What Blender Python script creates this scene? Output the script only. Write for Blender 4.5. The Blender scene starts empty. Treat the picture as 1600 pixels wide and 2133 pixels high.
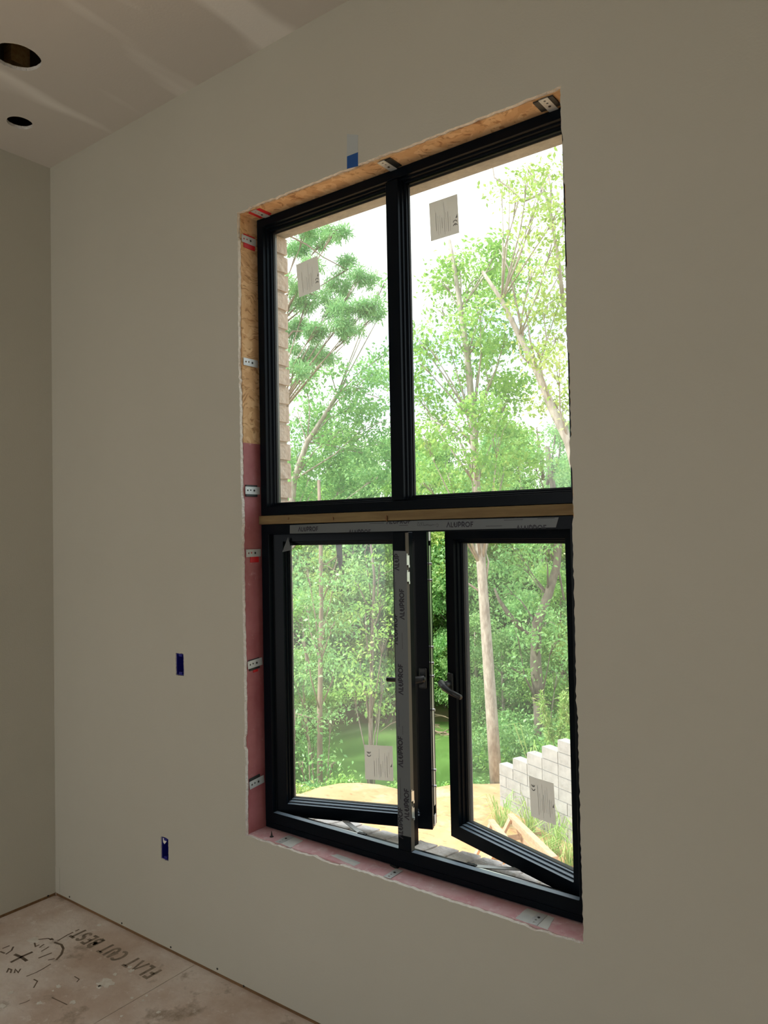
import bpy, bmesh, math, random
import numpy as np
from mathutils import Vector, Matrix
random.seed(7); RNG = np.random.default_rng(11)
S = bpy.context.scene; COL = S.collection

# ------------------------------------------------------------------ camera
YAW, PITCH, ROLL, FPX = 0.64176932749373, 0.02637497431, -0.01925843387, 1581.2277
CAM = Vector((3.2695, -1.8610, 1.6))
_f = Vector((-math.sin(YAW)*math.cos(PITCH), math.cos(YAW)*math.cos(PITCH), math.sin(PITCH)))
_r = Vector((math.cos(YAW), math.sin(YAW), 0)); _u = _r.cross(_f)
_r, _u = math.cos(ROLL)*_r+math.sin(ROLL)*_u, -math.sin(ROLL)*_r+math.cos(ROLL)*_u
cam = bpy.data.cameras.new('camera'); co = bpy.data.objects.new('camera', cam); COL.objects.link(co)
cam.sensor_fit = 'HORIZONTAL'; cam.sensor_width = 36; cam.lens = 36*FPX/1600
cam.clip_start = .02; cam.clip_end = 500
M = Matrix.Identity(4)
for i, v in enumerate((_r, _u, -_f)):
    for k in range(3): M[k][i] = v[k]
M.translation = CAM; co.matrix_world = M; S.camera = co

def ray(px, py): return _f + _r*((px-800)/FPX) - _u*((py-1066.5)/FPX)
def hit(px, py, ax, val):
    d = ray(px, py); return CAM + d*((val-CAM[ax])/d[ax])
def W(px, py, dist):                       # point at a horizontal distance along the direction of a pixel
    d = ray(px, py); return CAM + d*(dist/math.hypot(d.x, d.y))

# ------------------------------------------------------------------ world, sun, exposure
SKY_STRENGTH, SUN_STRENGTH, EXPOSURE = 2.2, 6.0, 0.0
w = bpy.data.worlds.new('sky'); S.world = w; w.use_nodes = True
nt = w.node_tree; nt.nodes.clear()
def N(t, kind, **kw):
    n = t.nodes.new(kind)
    for k, v in kw.items():
        if k in n.inputs: n.inputs[k].default_value = v
        else: setattr(n, k, v)
    return n
tc = N(nt, 'ShaderNodeTexCoord'); mp = N(nt, 'ShaderNodeMapping'); mp.inputs['Scale'].default_value = (1, 1, 2.2)
nz = N(nt, 'ShaderNodeTexNoise', Scale=2.6, Detail=4.0, Roughness=.55)
rp = N(nt, 'ShaderNodeValToRGB'); rp.color_ramp.elements[0].position = .30; rp.color_ramp.elements[1].position = .50
rp.color_ramp.elements[0].color = (.34, .60, .86, 1); rp.color_ramp.elements[1].color = (1, .99, .965, 1)
bg = N(nt, 'ShaderNodeBackground', Strength=SKY_STRENGTH); wo = N(nt, 'ShaderNodeOutputWorld')
nt.links.new(tc.outputs['Generated'], mp.inputs['Vector']); nt.links.new(mp.outputs[0], nz.inputs['Vector'])
nt.links.new(nz.outputs['Fac'], rp.inputs[0]); nt.links.new(rp.outputs[0], bg.inputs[0]); nt.links.new(bg.outputs[0], wo.inputs[0])
sl = bpy.data.lights.new('sun', 'SUN'); sl.energy = SUN_STRENGTH; sl.angle = math.radians(9); sl.color = (1, .95, .86)
so = bpy.data.objects.new('sun', sl); COL.objects.link(so); so.location = (-10, -1, 20)
so.rotation_euler = Vector((.42, .50, -.76)).to_track_quat('-Z', 'Y').to_euler()
S.view_settings.view_transform = 'Standard'; S.view_settings.look = 'None'
S.view_settings.exposure = EXPOSURE; S.view_settings.gamma = 1; S.view_settings.use_curve_mapping = False

# ------------------------------------------------------------------ materials
def principled(name, col, rough=.6, metal=0., spec=.5, var=None, vscale=8., bump=0., bscale=60., stretch=None, detail=4., ramp=(.35, .65), coat=0):
    m = bpy.data.materials.new(name); m.use_nodes = True; t = m.node_tree; b = t.nodes['Principled BSDF']
    b.inputs['Base Color'].default_value = (*col, 1); b.inputs['Roughness'].default_value = rough
    b.inputs['Metallic'].default_value = metal; b.inputs['Specular IOR Level'].default_value = spec
    tc = N(t, 'ShaderNodeTexCoord'); vec = tc.outputs['Object']
    if stretch:
        mp = N(t, 'ShaderNodeMapping'); mp.inputs['Scale'].default_value = stretch
        t.links.new(vec, mp.inputs['Vector']); vec = mp.outputs[0]
    if var:
        n = N(t, 'ShaderNodeTexNoise', Scale=vscale, Detail=detail, Roughness=.6); t.links.new(vec, n.inputs['Vector'])
        r = N(t, 'ShaderNodeValToRGB'); r.color_ramp.elements[0].position, r.color_ramp.elements[1].position = ramp
        r.color_ramp.elements[0].color = (*col, 1); r.color_ramp.elements[1].color = (*var, 1)
        t.links.new(n.outputs['Fac'], r.inputs[0]); t.links.new(r.outputs[0], b.inputs['Base Color'])
    if bump:
        n2 = N(t, 'ShaderNodeTexNoise', Scale=bscale, Detail=3.); t.links.new(vec, n2.inputs['Vector'])
        bp = N(t, 'ShaderNodeBump', Strength=bump, Distance=.01); t.links.new(n2.outputs['Fac'], bp.inputs['Height'])
        t.links.new(bp.outputs[0], b.inputs['Normal'])
    return m
def overlay(m, col, scale, lo, hi, seed=0, stretch=(1, 1, 1), detail=5.):
    """mix a further colour over a material in noise-shaped patches (stains, dust, mud)"""
    t = m.node_tree; b = t.nodes['Principled BSDF']; s = b.inputs['Base Color']
    tc = N(t, 'ShaderNodeTexCoord'); mp = N(t, 'ShaderNodeMapping'); mp.inputs['Scale'].default_value = stretch
    mp.inputs['Location'].default_value = (seed*3.7, seed*1.9, seed*2.3)
    n = N(t, 'ShaderNodeTexNoise', Scale=scale, Detail=detail, Roughness=.65)
    r = N(t, 'ShaderNodeValToRGB'); r.color_ramp.elements[0].position = lo; r.color_ramp.elements[1].position = hi
    r.color_ramp.elements[0].color = (0, 0, 0, 1); r.color_ramp.elements[1].color = (1, 1, 1, 1)
    mx = N(t, 'ShaderNodeMix', data_type='RGBA')
    t.links.new(tc.outputs['Object'], mp.inputs['Vector']); t.links.new(mp.outputs[0], n.inputs['Vector'])
    t.links.new(n.outputs['Fac'], r.inputs[0]); t.links.new(r.outputs[0], mx.inputs[0])
    if s.links: t.links.new(s.links[0].from_socket, mx.inputs[6])
    else: mx.inputs[6].default_value = s.default_value
    mx.inputs[7].default_value = (*col, 1); t.links.new(mx.outputs[2], s)
    return m
def leafmat(name, c1, c2, c3, trans=.4):
    m = bpy.data.materials.new(name); m.use_nodes = True; t = m.node_tree; t.nodes.clear()
    g = N(t, 'ShaderNodeNewGeometry'); r = N(t, 'ShaderNodeValToRGB'); oi = N(t, 'ShaderNodeObjectInfo')
    tc = N(t, 'ShaderNodeTexCoord'); n = N(t, 'ShaderNodeTexNoise', Scale=.7, Detail=2.)
    t.links.new(tc.outputs['Object'], n.inputs['Vector'])
    a = N(t, 'ShaderNodeMath', operation='MULTIPLY_ADD'); a.inputs[1].default_value = .55
    b_ = N(t, 'ShaderNodeMath', operation='MULTIPLY_ADD'); b_.inputs[1].default_value = .75; b_.inputs[2].default_value = -.12
    t.links.new(n.outputs['Fac'], b_.inputs[0])
    t.links.new(g.outputs['Random Per Island'], a.inputs[0]); t.links.new(b_.outputs[0], a.inputs[2])
    t.links.new(a.outputs[0], r.inputs[0])
    e = r.color_ramp.elements; e[0].color = (*c1, 1); e[0].position = .15; e[1].color = (*c3, 1); e[1].position = .9
    k = e.new(.5); k.color = (*c2, 1)
    d = N(t, 'ShaderNodeBsdfDiffuse'); tr = N(t, 'ShaderNodeBsdfTranslucent'); mx = N(t, 'ShaderNodeMixShader', Fac=trans)
    gl = N(t, 'ShaderNodeBsdfGlossy', Roughness=.45); gl.inputs['Color'].default_value = (.9, 1, 1, 1); mg = N(t, 'ShaderNodeMixShader', Fac=.04)
    o = N(t, 'ShaderNodeOutputMaterial')
    for s in (d, tr): t.links.new(r.outputs[0], s.inputs['Color'])
    t.links.new(d.outputs[0], mx.inputs[1]); t.links.new(tr.outputs[0], mx.inputs[2])
    t.links.new(mx.outputs[0], mg.inputs[1]); t.links.new(gl.outputs[0], mg.inputs[2]); t.links.new(mg.outputs[0], o.inputs[0])
    return m
def glassmat(name, dust=.05, refl=.06):
    m = bpy.data.materials.new(name); m.use_nodes = True; t = m.node_tree; t.nodes.clear()
    tr = N(t, 'ShaderNodeBsdfTransparent'); tr.inputs[0].default_value = (.97, .99, .98, 1)
    gl = N(t, 'ShaderNodeBsdfGlossy', Roughness=.02); lw_ = N(t, 'ShaderNodeLayerWeight', Blend=.5); pw = N(t, 'ShaderNodeMath', operation='POWER'); pw.inputs[1].default_value = 5.; lw = N(t, 'ShaderNodeMath', operation='MULTIPLY_ADD'); lw.inputs[1].default_value = .5; lw.inputs[2].default_value = .03; t.links.new(lw_.outputs['Facing'], pw.inputs[0]); t.links.new(pw.outputs[0], lw.inputs[0])
    du = N(t, 'ShaderNodeBsdfTranslucent'); du.inputs[0].default_value = (.95, .97, .97, 1)  # pale veil put into the panes to imitate haze in the view
    m1 = N(t, 'ShaderNodeMixShader', Fac=dust); m2 = N(t, 'ShaderNodeMixShader'); o = N(t, 'ShaderNodeOutputMaterial')
    t.links.new(tr.outputs[0], m1.inputs[1]); t.links.new(du.outputs[0], m1.inputs[2])
    t.links.new(lw.outputs[0], m2.inputs[0]); t.links.new(m1.outputs[0], m2.inputs[1]); t.links.new(gl.outputs[0], m2.inputs[2])
    t.links.new(m2.outputs[0], o.inputs[0]); return m
def papermat(name, col, trans):
    m = bpy.data.materials.new(name); m.use_nodes = True; t = m.node_tree; t.nodes.clear()
    d = N(t, 'ShaderNodeBsdfDiffuse'); tr = N(t, 'ShaderNodeBsdfTranslucent'); mx = N(t, 'ShaderNodeMixShader', Fac=trans); o = N(t, 'ShaderNodeOutputMaterial')
    for s_ in (d, tr): s_.inputs['Color'].default_value = (*col, 1)
    t.links.new(d.outputs[0], mx.inputs[1]); t.links.new(tr.outputs[0], mx.inputs[2]); t.links.new(mx.outputs[0], o.inputs[0]); return m
def osbmat(name):
    m = bpy.data.materials.new(name); m.use_nodes = True; t = m.node_tree; b = t.nodes['Principled BSDF']; b.inputs['Roughness'].default_value = .8
    tc = N(t, 'ShaderNodeTexCoord'); nz = N(t, 'ShaderNodeTexNoise', Scale=9., Detail=2.); ad = N(t, 'ShaderNodeMix', data_type='RGBA', blend_type='ADD')
    ad.inputs[0].default_value = .12; mp = N(t, 'ShaderNodeMapping'); mp.inputs['Scale'].default_value = (1.0, 1.0, 1.7)
    v = N(t, 'ShaderNodeTexVoronoi', Scale=34.); r = N(t, 'ShaderNodeValToRGB'); e = r.color_ramp.elements
    e[0].color = (.60, .35, .17, 1); e[1].color = (.84, .60, .34, 1); k = e.new(.5); k.color = (.72, .46, .24, 1)
    v2 = N(t, 'ShaderNodeTexNoise', Scale=120., Detail=3.); mp2 = N(t, 'ShaderNodeMapping'); mp2.inputs['Scale'].default_value = (.25, .25, 1)
    mx = N(t, 'ShaderNodeMix', data_type='RGBA', blend_type='MULTIPLY'); r2 = N(t, 'ShaderNodeValToRGB'); r2.color_ramp.elements[0].color = (.62, .52, .44, 1); r2.color_ramp.elements[0].position = .34; r2.color_ramp.elements[1].position = .44; mx.inputs[0].default_value = 1.
    L = t.links.new
    L(tc.outputs['Object'], nz.inputs['Vector']); L(tc.outputs['Object'], ad.inputs[6]); L(nz.outputs['Color'], ad.inputs[7]); L(ad.outputs[2], mp.inputs['Vector'])
    L(mp.outputs[0], v.inputs['Vector']); L(v.outputs['Color'], r.inputs[0]); L(ad.outputs[2], mp2.inputs['Vector']); L(mp2.outputs[0], v2.inputs['Vector'])
    L(v2.outputs['Fac'], r2.inputs[0]); L(r.outputs[0], mx.inputs[6]); L(r2.outputs[0], mx.inputs[7]); L(mx.outputs[2], b.inputs['Base Color'])
    bp = N(t, 'ShaderNodeBump', Strength=.5, Distance=.003); L(v.outputs['Distance'], bp.inputs['Height']); L(bp.outputs[0], b.inputs['Normal'])
    return m
def woodmat(name, c1, c2, axis=0, scale=6., knots=True):
    st = [9, 9, 9]; st[axis] = .8
    m = principled(name, c1, .75, var=c2, vscale=scale, stretch=tuple(st), bump=.15, bscale=20.)
    return m

PAINT = principled('wall paint', (.53, .512, .43), .85, var=(.56, .54, .458), vscale=1.1, bump=.06, bscale=160., ramp=(.3, .7))
CEILP = principled('ceiling primer', (.66, .61, .545), .9, bump=.05, bscale=120.)
overlay(CEILP, (.86, .82, .76), 2.2, .56, .70, 1, (2.3, .42, 1), 2.)
GYPS = principled('gypsum', (.95, .92, .86), .95, var=(.86, .81, .74), vscale=60., bump=.8, bscale=150.)
FLOORM = principled('subfloor ply', (.60, .46, .37), .8, var=(.72, .59, .50), vscale=3., bump=.15, bscale=60.)
overlay(FLOORM, (.90, .82, .76), 2.1, .40, .64, 2); overlay(FLOORM, (.30, .225, .15), 5., .57, .70, 5); overlay(FLOORM, (.9, .83, .77), 26., .60, .74, 3)
PLATE = woodmat('sole plate wood', (.16, .085, .035), (.25, .14, .06))
PINE = woodmat('pine lumber', (.62, .43, .17), (.48, .28, .09))
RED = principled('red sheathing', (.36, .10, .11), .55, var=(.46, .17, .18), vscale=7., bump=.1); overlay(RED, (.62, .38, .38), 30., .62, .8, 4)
REDS = principled('lit dusty red sheathing', (.62, .33, .36), .7, var=(.70, .48, .51), vscale=16., bump=.1); overlay(REDS, (.80, .66, .68), 34., .55, .75, 6)  # paler copy of the red board, with window light painted in
OSB = osbmat('osb')
PATCH = principled('grey flashing', (.55, .60, .60), .6, var=(.68, .70, .68), vscale=24.); 
FRAME = principled('black aluminium', (.0025, .0045, .0075), .28, spec=.08)
BEAD_SHEEN = principled('painted bead sheen', (.20, .275, .36), .40, spec=1.0)  # blue-grey colour paints the sky's reflection onto upward faces
FRAMEI = principled('lit bronze side', (.10, .088, .068), .5)  # tan stands for outside light falling on the mullion side
GASK = principled('rubber gasket', (.006, .006, .006), .6)
GLASS = glassmat('hazy dusty glass', .036)
GALV = principled('galvanised steel', (.64, .67, .68), .40, metal=.25, var=(.52, .55, .56), vscale=40.)
STEEL = principled('bright steel', (.75, .76, .77), .3, metal=.9)
DARK = principled('screw black', (.012, .011, .010), .6)
REDP = principled('red plastic', (.62, .012, .02), .4); BLKP = principled('black plastic', (.012, .014, .015), .45)
FILM = principled('grey protective film', (.115, .13, .135), .42); INK = principled('film ink', (.008, .008, .018), .5)
INKF = principled('faint ink', (.035, .04, .043), .6); PAPER = papermat('label paper', (.62, .605, .57), .40); INKL = principled('label ink', (.20, .20, .20), .7); INKV = principled('label faint ink', (.40, .385, .36), .7)
YEL = principled('label yellow', (.75, .45, .05), .6)
STENC = principled('stencil ink', (.21, .17, .125), .85, var=(.40, .32, .25), vscale=26.); MARK = principled('marker', (.14, .10, .07), .8, var=(.24, .18, .13), vscale=30.); MUD = principled('joint compound', (.93, .90, .84), .95, var=(.8, .75, .68), vscale=40.)
BOXB = principled('blue box plastic', (.012, .012, .22), .4); TAPEB = principled('painter tape blue', (.004, .075, .30), .6); TAPEP = principled('painted tape', (.46, .495, .49), .85)
BRICK = principled('buff brick', (.62, .50, .40), .9, var=(.70, .60, .51), vscale=30., bump=.5, bscale=70.); overlay(BRICK, (.50, .37, .27), 18., .58, .72, 7)
ROWB = principled('sill brick', (.62, .58, .53), .9, var=(.75, .73, .71), vscale=26., bump=.5, bscale=70.); overlay(ROWB, (.48, .40, .31), 14., .56, .72, 8)
MORT = principled('mortar', (.52, .43, .34), .95, bump=.3); STONE = principled('lintel stone', (.33, .32, .31), .9, var=(.44, .42, .40), vscale=24., bump=.4)
CMU = principled('concrete block', (.30, .30, .295), .95, var=(.39, .39, .385), vscale=5., bump=.35, bscale=45.); CMORT = principled('block mortar', (.42, .42, .415), .95)
SAND = principled('orange sand', (.50, .265, .125), .95, var=(.60, .37, .20), vscale=.9, bump=.6, bscale=4.); overlay(SAND, (.27, .14, .07), 5., .57, .72, 9, (1, 2.2, 1)); overlay(SAND, (.62, .46, .30), 1.7, .52, .7, 10)
SOIL = principled('forest soil', (.14, .12, .06), .95, var=(.10, .16, .05), vscale=1.2)
BARKP = principled('pale bark', (.50, .46, .40), .9, var=(.30, .26, .22), vscale=14., stretch=(1, 1, .35), bump=.5, bscale=30.)
BARKG = principled('grey bark', (.25, .22, .18), .9, var=(.14, .115, .095), vscale=12., stretch=(1, 1, .3), bump=.6, bscale=25.)
BARKT = principled('pinkish bark', (.36, .28, .22), .9, var=(.24, .18, .14), vscale=12., stretch=(1, 1, .3), bump=.5)
OAK = leafmat('oak leaves', (.18, .40, .08), (.31, .57, .13), (.52, .74, .20), .45)
OAKY = leafmat('yellow green leaves', (.24, .42, .08), (.42, .60, .14), (.62, .70, .26))
MAPLE = leafmat('mid green leaves', (.15, .37, .12), (.27, .55, .18), (.44, .70, .25), .45)
PINEN = leafmat('pine needles', (.16, .40, .15), (.27, .54, .22), (.42, .66, .28), .35)
FOREST = leafmat('forest leaves', (.17, .36, .12), (.30, .54, .19), (.50, .70, .28), .45)
GRASS = leafmat('grass blades', (.20, .42, .08), (.34, .56, .15), (.62, .66, .30))
TWIG = principled('dry brush', (.34, .26, .19), .9)
ROOF = principled('roof board', (.30, .22, .15), .9)
WATER = bpy.data.materials.new('pond water'); WATER.use_nodes = True
_b = WATER.node_tree.nodes['Principled BSDF']; _b.inputs['Base Color'].default_value = (.14, .27, .075, 1); _b.inputs['Roughness'].default_value = .06; _b.inputs['Specular IOR Level'].default_value = .75
_n = N(WATER.node_tree, 'ShaderNodeTexNoise', Scale=3., Detail=2.); _bp = N(WATER.node_tree, 'ShaderNodeBump', Strength=.05, Distance=.03)
_tc = N(WATER.node_tree, 'ShaderNodeTexCoord'); WATER.node_tree.links.new(_tc.outputs['Object'], _n.inputs['Vector'])
WATER.node_tree.links.new(_n.outputs['Fac'], _bp.inputs['Height']); WATER.node_tree.links.new(_bp.outputs[0], _b.inputs['Normal'])

# ------------------------------------------------------------------ mesh helpers
class MB:
    def __init__(s): s.v = []; s.f = []; s.m = []
    def add(s, vs, fs, mi=0):
        o = len(s.v); s.v += [tuple(v) for v in vs]; s.f += [tuple(i+o for i in f) for f in fs]; s.m += [mi]*len(fs); return s
    def box(s, x0, x1, y0, y1, z0, z1, mi=0, fn=None):
        vs = [(x, y, z) for z in (z0, z1) for y in (y0, y1) for x in (x0, x1)]
        if fn: vs = [fn(*v) for v in vs]
        return s.add(vs, [(0, 2, 3, 1), (4, 5, 7, 6), (0, 1, 5, 4), (2, 6, 7, 3), (0, 4, 6, 2), (1, 3, 7, 5)], mi)
    def bar(s, a, b, wd, th, up=(0, 0, 1), mi=0):
        a = Vector(a); b = Vector(b); d = (b-a).normalized(); u = Vector(up); sd = d.cross(u).normalized(); u = sd.cross(d)
        vs = [p + sd*sx*wd/2 + u*sz*th/2 for p in (a, b) for sz in (-1, 1) for sx in (-1, 1)]
        return s.add(vs, [(0, 1, 3, 2), (4, 6, 7, 5), (0, 4, 5, 1), (2, 3, 7, 6), (0, 2, 6, 4), (1, 5, 7, 3)], mi)
    def tube(s, pts, rad, n=7, mi=0):
        pts = [Vector(p) for p in pts]; k = len(pts); rings = []
        if not hasattr(rad, '__len__'): rad = [rad]*k
        ref = Vector((.31, .95, .05))
        for i, p in enumerate(pts):
            d = (pts[min(i+1, k-1)]-pts[max(i-1, 0)]).normalized(); a = d.cross(ref)
            if a.length < 1e-3: a = d.cross(Vector((1, 0, 0)))
            a.normalize(); b = d.cross(a)
            rings.append([p+(a*math.cos(2*math.pi*j/n)+b*math.sin(2*math.pi*j/n))*rad[i] for j in range(n)])
        vs = [v for r in rings for v in r]; fs = []
        for i in range(k-1):
            for j in range(n): fs.append((i*n+j, i*n+(j+1) % n, (i+1)*n+(j+1) % n, (i+1)*n+j))
        fs.append(tuple(range(n-1, -1, -1))); fs.append(tuple((k-1)*n+j for j in range(n)))
        return s.add(vs, fs, mi)
    def prism(s, poly, lo, hi, axis, mi=0):           # closed 2-D polygon extruded along an axis; poly holds the other two in x,y,z order
        def P(a, b, c): return {0: (c, a, b), 1: (a, c, b), 2: (a, b, c)}[axis]
        n = len(poly); vs = [P(a, b, lo) for a, b in poly]+[P(a, b, hi) for a, b in poly]
        fs = [tuple(range(n)), tuple(range(2*n-1, n-1, -1))]+[(i, n+i, n+(i+1) % n, (i+1) % n) for i in range(n)]
        return s.add(vs, fs, mi)
    def build(s, name, mats, parent=None, smooth=False, fix=True):
        me = bpy.data.meshes.new(name); me.from_pydata(s.v, [], s.f)
        for m in (mats if isinstance(mats, (list, tuple)) else [mats]): me.materials.append(m)
        if any(s.m): me.polygons.foreach_set('material_index', s.m)
        if fix:
            bm = bmesh.new(); bm.from_mesh(me); bmesh.ops.recalc_face_normals(bm, faces=bm.faces); bm.to_mesh(me); bm.free()
        if smooth: me.polygons.foreach_set('use_smooth', [True]*len(me.polygons))
        return link(name, me, parent)
def link(name, me, parent=None):
    o = bpy.data.objects.new(name, me); COL.objects.link(o)
    if parent: o.parent = parent
    return o
def tag(o, label=None, cat=None, group=None, kind=None):
    for k, v in (('label', label), ('category', cat), ('group', group), ('kind', kind)):
        if v: o[k] = v
    return o
def empty(name, loc=(0, 0, 0), rz=0):
    o = bpy.data.objects.new(name, None); COL.objects.link(o); o.location = loc; o.rotation_euler = (0, 0, rz); o.empty_display_size = .1; return o
def struct(o, label): return tag(o, label, None, None, 'structure')
def bevel(o, wd=.003, seg=2):
    m = o.modifiers.new('bevel', 'BEVEL'); m.width = wd; m.segments = seg; m.limit_method = 'ANGLE'; return o
def sheet(name, outer, holes, thick, mp, mats, parent=None, edge_mat=1):
    """flat board with holes: 2-D loops -> triangulated face -> thickness; mp maps (a, b, depth) to 3-D"""
    bm = bmesh.new(); edges = []; 
    for loop in [outer]+holes:
        vs = [bm.verts.new((a, b, 0)) for a, b in loop]
        edges += [bm.edges.new((vs[i], vs[(i+1) % len(vs)])) for i in range(len(vs))]
    bmesh.ops.triangle_fill(bm, use_beauty=True, use_dissolve=False, edges=edges)
    bound = list(edges); fs = list(bm.faces)
    r = bmesh.ops.extrude_face_region(bm, geom=fs)
    for v in [g for g in r['geom'] if isinstance(g, bmesh.types.BMVert)]: v.co.z = thick
    for f in list(bm.faces):
        if not f.is_valid: continue
        zs = [v.co.z for v in f.verts]
        if max(zs)-min(zs) > thick*.5: f.material_index = edge_mat
    for v in bm.verts: v.co = mp(v.co.x, v.co.y, v.co.z)
    bmesh.ops.recalc_face_normals(bm, faces=bm.faces)
    me = bpy.data.meshes.new(name); bm.to_mesh(me); bm.free()
    for m in mats: me.materials.append(m)
    return link(name, me, parent)
def rough_rect(a0, a1, b0, b1, step=.012, amp=.0022, big=.004, seed=1):
    rd = random.Random(seed); out = []
    def side(p, q):
        L = math.dist(p, q); n = max(2, int(L/step)); off = 0; nx, ny = -(q[1]-p[1])/L, (q[0]-p[0])/L
        for i in range(n):
            if rd.random() < .06: off = rd.uniform(-big, big)
            off *= .97; k = off+rd.uniform(-amp, amp)
            if i == 0: k = 0
            t = i/n; out.append((p[0]+(q[0]-p[0])*t+nx*k, p[1]+(q[1]-p[1])*t+ny*k))
    side((a0, b0), (a1, b0)); side((a1, b0), (a1, b1)); side((a1, b1), (a0, b1)); side((a0, b1), (a0, b0))
    return out
def circle(cx, cy, r, n=32, jit=0, seed=0):
    rd = random.Random(seed); return [(cx+math.cos(2*math.pi*i/n)*(r+rd.uniform(-jit, jit)), cy+math.sin(2*math.pi*i/n)*(r+rd.uniform(-jit, jit))) for i in range(n)]
def rect(a0, a1, b0, b1): return [(a0, b0), (a1, b0), (a1, b1), (a0, b1)]
def ring(mb, prof, u0, u1, z0, z1, fn, mi=0):
    """closed profile (inset, depth) swept round a rectangle with mitred corners; fn maps (u, depth, z)"""
    n = len(prof); vs = []
    for cu, cz in ((0, 0), (1, 0), (1, 1), (0, 1)):
        for d, v in prof: vs.append(fn(u1-d if cu else u0+d, v, z1-d if cz else z0+d))
    fs = [(c*n+i, c*n+(i+1) % n, ((c+1) % 4)*n+(i+1) % n, ((c+1) % 4)*n+i) for c in range(4) for i in range(n)]
    return mb.add(vs, fs, mi)
IDF = lambda x, y, z: (x, y, z)

# stroke letters (unit cap height)
def arc(cx, cy, rx, ry, a0, a1, n=10): return [(cx+rx*math.cos(math.radians(a0+(a1-a0)*i/n)), cy+ry*math.sin(math.radians(a0+(a1-a0)*i/n))) for i in range(n+1)]
GL = {'A': (.80, [[(0, 0), (.38, .95), (.76, 0)]]), 'L': (.55, [[(.07, 1), (.07, .08), (.52, .08)]]),
      'U': (.74, [[(.07, 1), (.07, .38)]+arc(.35, .38, .28, .31, 180, 360)+[(.63, 1)]]),
      'P': (.64, [[(.07, 0), (.07, .92), (.34, .92)]+arc(.34, .66, .24, .26, 90, -90)+[(.07, .40)]]),
      'R': (.68, [[(.07, 0), (.07, .92), (.34, .92)]+arc(.34, .66, .24, .26, 90, -90)+[(.07, .40)], [(.32, .40), (.62, 0)]]),
      'O': (.98, [arc(.46, .5, .42, .43, 0, 360, 22)]), 'F': (.55, [[(.07, 0), (.07, .92), (.54, .92)], [(.07, .48), (.48, .48)]]),
      'T': (.66, [[(0, .92), (.64, .92)], [(.32, .92), (.32, 0)]]), 'C': (.78, [arc(.44, .5, .38, .43, 50, 310, 16)]),
      'B': (.66, [[(.07, 0), (.07, .92), (.32, .92)]+arc(.32, .71, .21, .21, 90, -90)+[(.07, .5), (.34, .5)]+arc(.34, .29, .24, .21, 90, -90)+[(.34, .08), (.07, .08)]]),
      'E': (.58, [[(.55, .92), (.07, .92), (.07, .08), (.55, .08)], [(.07, .5), (.48, .5)]]),
      'S': (.62, [arc(.31, .71, .23, .21, 20, 270, 10)+arc(.31, .29, .24, .21, 90, -160, 10)]),
      'c': (.55, [arc(.5, .5, .42, .42, 100, 260, 14)]), 'e': (.62, [arc(.5, .5, .42, .42, 100, 260, 14), [(.08, .5), (.42, .5)]]),
      'X': (.9, [[(0, .1), (.8, .9)], [(.1, .9), (.75, .05)]]), 'I': (.2, [[(.07, 0), (.07, 1)]]), ' ': (.4, []),
      '1': (.4, [[(.05, .75), (.25, 1), (.25, 0)]]), '3': (.6, [arc(.25, .74, .25, .24, 130, -90, 8)+arc(.25, .26, .28, .26, 90, -130, 8)]),
      '7': (.6, [[(0, 1), (.5, 1), (.15, 0)]]), '2': (.6, [arc(.27, .72, .25, .26, 160, -30, 8)+[(0, 0), (.55, 0)]]), '/': (.5, [[(0, 0), (.4, 1)]])}
def stroke(mb, pts, wd, fn, th=.0003):
    P = [Vector((a, b)) for a, b in pts]; L = []; R_ = []
    for i, q in enumerate(P):
        d0 = (P[i]-P[i-1]).normalized() if i else (P[1]-P[0]).normalized(); d1 = (P[i+1]-P[i]).normalized() if i < len(P)-1 else d0
        t = (d0+d1); t = t.normalized() if t.length > 1e-4 else d0; nrm = Vector((-t.y, t.x)); c = max(.45, nrm.dot(Vector((-d1.y, d1.x))))
        L.append(q+nrm*wd/2/c); R_.append(q-nrm*wd/2/c)
    n = len(P); vs = [fn(v.x, v.y, th) for v in L]+[fn(v.x, v.y, th) for v in R_]
    mb.add(vs, [(i, i+1, n+i+1, n+i) for i in range(n-1)])
def text(mb, s, h, wd, fn, x=0, y=0, sx=1., gap=.14):
    for ch in s:
        adv, strokes = GL[ch]
        for st in strokes: stroke(mb, [(x+a*h*sx, y+b*h) for a, b in st], wd, fn)
        x += (adv+gap)*h*sx
    return x
def clip(o, planes):
    bm = bmesh.new(); bm.from_mesh(o.data)
    for pt, nrm in planes: bmesh.ops.bisect_plane(bm, geom=list(bm.verts)+list(bm.edges)+list(bm.faces), plane_co=pt, plane_no=nrm, clear_outer=True)
    bm.to_mesh(o.data); bm.free()

# ================================================================== THE ROOM
H = 3.302; XL, XR, ZT, ZB = 1.244, 2.486, 2.760, 0.540; RX, RY = 5.4, -4.6
# floor of subfloor panels
flo = struct(MB().box(-.1, RX+.1, RY-.1, .1, -.06, -.024).build('floor', ROOF), 'raw plywood subfloor, dusty and stained')
for i, (x0, x1) in enumerate(((-.02, .955), (.958, 2.176), (2.179, 3.397), (3.40, 4.618), (4.621, RX+.05))):
    for k, (y0, y1) in enumerate(((RY-.05, -2.445), (-2.442, .02))):
        MB().box(x0, x1, y0, y1, -.022, 0).build('floor_panel', FLOORM, flo)
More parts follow.
